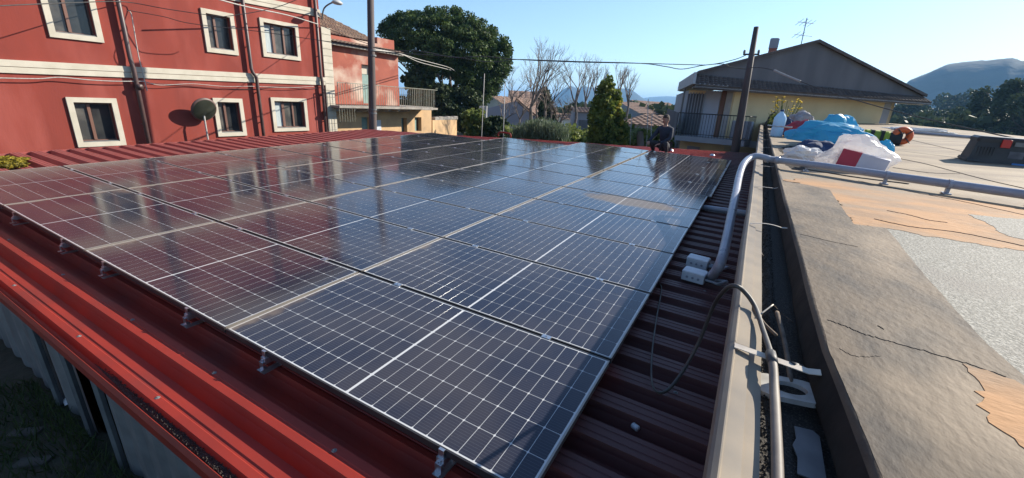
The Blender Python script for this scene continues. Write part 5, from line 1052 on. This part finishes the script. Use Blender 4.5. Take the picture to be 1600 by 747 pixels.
for s2 in (-1, 1):
    P = []
    for i in range(4): a = math.pi / 4 + i * math.pi / 2; MB().tube([(3 * k * math.cos(a), s2 * 7.2 * k, 14.2 * k + 3 * k * math.sin(a)), (13.6 * k * math.cos(a), s2 * 7.2 * k, 14.2 * k + 13.6 * k * math.sin(a))], .012, 5).build('spoke', M['black_rub'], o)
# white pipe lying further back
p0 = fl(1412, 206, .05); p1 = fl(1514, 214, .05); o = MB().smooth().tube([RM @ p0, RM @ p1, RM @ fl(1590, 220, .05)], .045, 10).build('loose_pipe', mat('pipe_white', (.42, .43, .46), .4, col2=(.36, .37, .4), ns=6)); tag(o, 'pale loose pipe lying on the flat roof behind the toolbox', 'pipe')
crumple('plastic_wrap', 1440, 207, 70, 6, M['white_film'], 'flat strip of white plastic wrap beside the loose pale pipe', 'wrapping', .25, 33, .25)
# black toolbox
b0 = fl(1510, 252, 0); b1 = fl(1640, 262, 0); L_ = (b1 - b0).length; k = dep(RM @ b0) / FPX; H_ = 38 * k; d_ = (b1 - b0); ang = math.atan2(d_.y, d_.x)
o = rempty('toolbox', b0.x, b0.y, flat_h(b0.x + .3) + .002, ang); tag(o, 'big black toolbox with red latches on the flat roof', 'toolbox')
M['black_plastic'] = mat('black_plastic', (.015, .015, .017), .5, col2=(.03, .03, .032), ns=6, bump=.1, bs=50); M['red_plastic'] = mat('red_plastic', (.50, .03, .02), .45, col2=(.4, .02, .02), ns=5)
def tapered(x0, x1, y0, y1, z0, z1, t): 
    mb = MB(); return mb.add([(x0, y0, z0), (x1, y0, z0), (x1, y1, z0), (x0, y1, z0), (x0 + t, y0 + t, z1), (x1 - t, y0 + t, z1), (x1 - t, y1 - t, z1), (x0 + t, y1 - t, z1)], [(3, 2, 1, 0), (4, 5, 6, 7), (0, 1, 5, 4), (1, 2, 6, 5), (2, 3, 7, 6), (3, 0, 4, 7)])
tapered(0, L_, 0, .55, .0, H_ * .80, .045).build('body', M['black_plastic'], o); MB().bev(.03, L_ - .03, .03, .52, H_ * .801, H_, .03).build('lid', M['black_plastic'], o); tapered(-.02, L_ + .02, -.02, .57, 0, .05, .01).build('foot_rim', M['black_plastic'], o)
for x in (.34, .74): MB().bev(L_ * x, L_ * x + .11, .0, .035, H_ * .62, H_ * .93, .008).build('latch', M['red_plastic'], o)
MB().box(L_ * .50, L_ * .70, .012, .022, H_ * .70, H_ * .86).build('label_plate', M['galv'], o)
for i in range(6): MB().box(L_ * (.08 + .04 * i), L_ * (.095 + .04 * i), .012, .030, H_ * .12, H_ * .6).build('rib', M['black_plastic'], o)
MB().box(L_ * .48, L_ * .66, .0135, .024, H_ * .16, H_ * .5).build('worn_sticker', mat('sticker', (.13, .14, .16), .6, col2=(.05, .05, .06), ns=9), o)
MB().box(L_ * .55, L_ * .9, -.05, -.022, .0, .03).build('blue_strap', mat('blue_strap', (.05, .2, .5), .5), o)
# thin dark cable on the flat roof
# yellow moss on the far left corner of the shed roof
r_ = random.Random(2); mc_ = [rf(r_.uniform(-60, 40), r_.uniform(247, 262), HT) for _ in range(60)]; mc_ = [tuple(RM @ Vector((max(-11, p.x), p.y, HT + .01))) for p in mc_ if p.y > .1]
o = clumps('moss', mc_, .06, 90, .022, leafmat('moss_leaf', (.10, .085, .012), (.34, .27, .03), 5, .3), None, 4, .25); tag(o, 'yellow green moss on the left corner of the red roof', 'moss', kind='stuff')
for i, (px, py) in enumerate(((1113, 243), (1048, 235))):
    q = rf(px, py, HT); o = MB().smooth().lathe([(0, .05), (.05, .045), (.08, .0)], 12).build('glint_cap', M['clamp']); o.matrix_world = RM @ Matrix.Translation(q); tag(o, ('bright metal cap for a glint right behind the last panels', 'bright metal cap for a glint just right of the man')[i], 'glint cap')  # shiny caps added where glints show on the far roof
q = rf(788, 214, HT); o = MB().smooth().tube(spline([q + Vector((-.25, 0, 0)), q + Vector((-.2, 0, .13)), q + Vector((.2, 0, .13)), q + Vector((.25, 0, 0))], 5), .03, 8).build('bent_hoop', M['red_sheet']); o.matrix_world = RM; tag(o, 'small red bent metal hoop at the back edge of the roof', 'hoop')

# ======================= THE MAN =======================
def skin(name, V, E, rad, m, parent, sub=2, root=0):
    me = bpy.data.meshes.new(name); me.from_pydata([tuple(v) for v in V], E, []); me.materials.append(m); o = bpy.data.objects.new(name, me); C.objects.link(o); o.parent = parent
    sk = o.modifiers.new('skin', 'SKIN'); sk.use_smooth_shade = True
    for i, v in enumerate(me.skin_vertices[0].data): r_ = rad[i]; v.radius = (r_, r_) if not isinstance(r_, tuple) else r_; v.use_root = (i == root)
    ss = o.modifiers.new('sub', 'SUBSURF'); ss.levels = ss.render_levels = sub; return o
q = rf(1031, 241, HT); man = rempty('person', q.x, q.y, HT + .0, R(-18)); tag(man, 'man in a dark hooded jacket crouching at the far edge of the panels', 'person')
M['skin'] = mat('skin', (.38, .20, .14), .6, col2=(.33, .17, .12), ns=8); M['jacket'] = mat('jacket', (.012, .016, .030), .85, col2=(.02, .026, .045), ns=12, bump=.4, bs=25, bd=.02); M['trousers'] = mat('trousers', (.035, .035, .042), .9, col2=(.022, .022, .028), ns=10, bump=.3, bs=25); M['hair'] = mat('hair', (.05, .03, .02), .8, col2=(.03, .02, .015), ns=20)
# body (continuous): pelvis, spine, neck, head, arms, legs
V = [(.03, .12, .27), (.04, .06, .45), (.05, 0, .62), (.05, -.03, .76), (.05, -.05, .84), (.05, -.06, .90), (.05, -.07, .98),
     (-.12, -.01, .74), (-.22, -.12, .53), (-.24, -.32, .36), (.22, .01, .73), (.29, -.10, .50), (.12, -.32, .34),
     (-.07, .06, .25), (-.20, -.30, .36), (-.19, -.06, .09), (-.20, -.20, .045), (.13, .06, .25), (.24, -.28, .38), (.22, -.04, .09), (.24, -.20, .045)]
E_2 = [(0, 1), (1, 2), (2, 3), (3, 4), (4, 5), (5, 6), (3, 7), (7, 8), (8, 9), (3, 10), (10, 11), (11, 12), (0, 13), (13, 14), (14, 15), (15, 16), (0, 17), (17, 18), (18, 19), (19, 20)]
rad = [.13, .12, .13, .10, .05, .065, .07, .055, .042, .026, .055, .042, .026, .08, .06, .04, .035, .08, .06, .04, .035]
skin('body', V, E_2, rad, M['skin'], man)
jr = [.155, .145, .165, .135, .075]; skin('jacket', V[:5] + V[7:13], [(0, 1), (1, 2), (2, 3), (3, 4), (3, 5), (5, 6), (6, 7), (3, 8), (8, 9), (9, 10)], jr + [.085, .062, .042, .085, .062, .042], M['jacket'], man)
skin('trousers', [V[0]] + V[13:16] + V[17:20], [(0, 1), (1, 2), (2, 3), (0, 4), (4, 5), (5, 6)], [.15, .105, .08, .055, .105, .08, .055], M['trousers'], man)
skin('hood', [(.05, .06, .80), (-.03, .03, .82), (.13, .03, .82)], [(0, 1), (0, 2)], [.06, .05, .05], M['jacket'], man)
hd = MB().smooth(); rings = []
for i in range(15):
    t = i / 14; z = -.115 + .235 * t; r0 = math.sqrt(max(.02, 1 - ((t - .56) / .56) ** 2)) if t > .56 else math.sqrt(max(.03, 1 - ((.56 - t) / .64) ** 2)); ring = []
    for j in range(20):
        a = 2 * math.pi * j / 20; x = .074 * r0 * math.cos(a); y = .095 * r0 * math.sin(a)
        if y < 0: y *= .92; fr = math.exp(-(x / .014) ** 2); y -= .022 * fr * math.exp(-((z + .02) / .022) ** 2); y += .012 * math.exp(-((abs(x) - .03) / .014) ** 2) * math.exp(-((z - .015) / .014) ** 2); y -= .006 * math.exp(-(x / .03) ** 2) * math.exp(-((z + .062) / .01) ** 2)
        ring.append((x, y, z))
    rings.append(ring)
hd.loft(rings, True); hd.f += [tuple(range(len(hd.v) - 20, len(hd.v))), tuple(range(19, -1, -1))]; head = hd.build('head', M['skin'], man, (.05, -.085, 1.0)); head.rotation_euler = (R(12), 0, R(-25))
for s2 in (-1, 1): MB().smooth().lathe([(0, .012), (.012, .008), (.014, 0), (0, -.004)], 8).build('ear', M['skin'], head, (s2 * .076, .005, .0)); e = MB().smooth().lathe([(0, .009), (.007, .005), (.009, 0)], 8).build('eye', M['dark'], head, (s2 * .03, -.078, .018)); e.rotation_euler = (R(90), 0, 0)
MB().box(-.022, .022, -.090, -.082, -.060, -.055).build('mouth', M['carton_red'], head)
hb = MB().smooth(); rings = []
for i in range(9):
    t = i / 8; a2 = t * math.pi * .5; z = .02 + .118 * math.sin(a2) ; r0 = math.cos(a2) ** .6 if t < 1 else .05; rings.append([(.084 * r0 * math.cos(2*math.pi*j/20), .012 + .10 * r0 * math.sin(2*math.pi*j/20), z + (.035 if math.sin(2*math.pi*j/20) < -.3 and i < 3 else 0) - (.05 if math.sin(2*math.pi*j/20) > .2 and i < 2 else 0)) for j in range(20)])
hb.loft(rings, True); hb.build('hair', M['hair'], head)
def hand(w_, dr, side, par):
    w_ = Vector(w_); dr = Vector(dr).normalized(); sd = dr.cross(Vector((0, 0, 1))).normalized(); V = [w_, w_ + dr * .05, w_ + dr * .085]; E3 = [(0, 1), (1, 2)]; rr_ = [.024, (.034, .018), (.034, .015)]
    for k, (o_, l_) in enumerate(((-.030, .062), (-.010, .074), (.010, .070), (.030, .055))):
        i = len(V); b_ = w_ + dr * .088 + sd * o_; V += [b_, b_ + dr * l_ * .5 - Vector((0, 0, .008)), b_ + dr * l_ * .85 - Vector((0, 0, .03))]; E3 += [(2, i), (i, i + 1), (i + 1, i + 2)]; rr_ += [.010, .009, .008]
    i = len(V); V += [w_ + dr * .04 + sd * side * .04, w_ + dr * .075 + sd * side * .052 - Vector((0, 0, .015))]; E3 += [(1, i), (i, i + 1)]; rr_ += [.012, .010]
    return skin('hand', V, E3, rr_, M['skin'], par, 1)
hand(V[9], (.3, -.7, -.35), 1, man); hand(V[12], (-.5, -.6, -.3), -1, man)
for k_, l_ in ((15, 16), (19, 20)):
    a_, b_ = Vector(V[k_]), Vector(V[l_]); skin('shoe', [a_ + Vector((0, .05, -.03)), a_ + Vector((0, -.03, -.03)), b_ + Vector((0, -.03, 0))], [(0, 1), (1, 2)], [.048, .05, .042], M['black_rub'], man)

# ======================= HAZE =======================
hz = MB().box(-7000, 7000, -1200, 8600, -420, 215).build('haze', None); hz['kind'] = 'stuff'
m = bpy.data.materials.new('haze_air'); m.use_nodes = True; t = m.node_tree; t.nodes.remove(t.nodes['Principled BSDF']); pv = N(t, 'ShaderNodeVolumePrincipled'); pv.inputs['Density'].default_value = .00026; pv.inputs['Color'].default_value = (.30, .60, 1, 1); pv.inputs['Anisotropy'].default_value = .05
t.links.new(pv.outputs[0], t.nodes['Material Output'].inputs['Volume']); hz.data.materials.append(m)
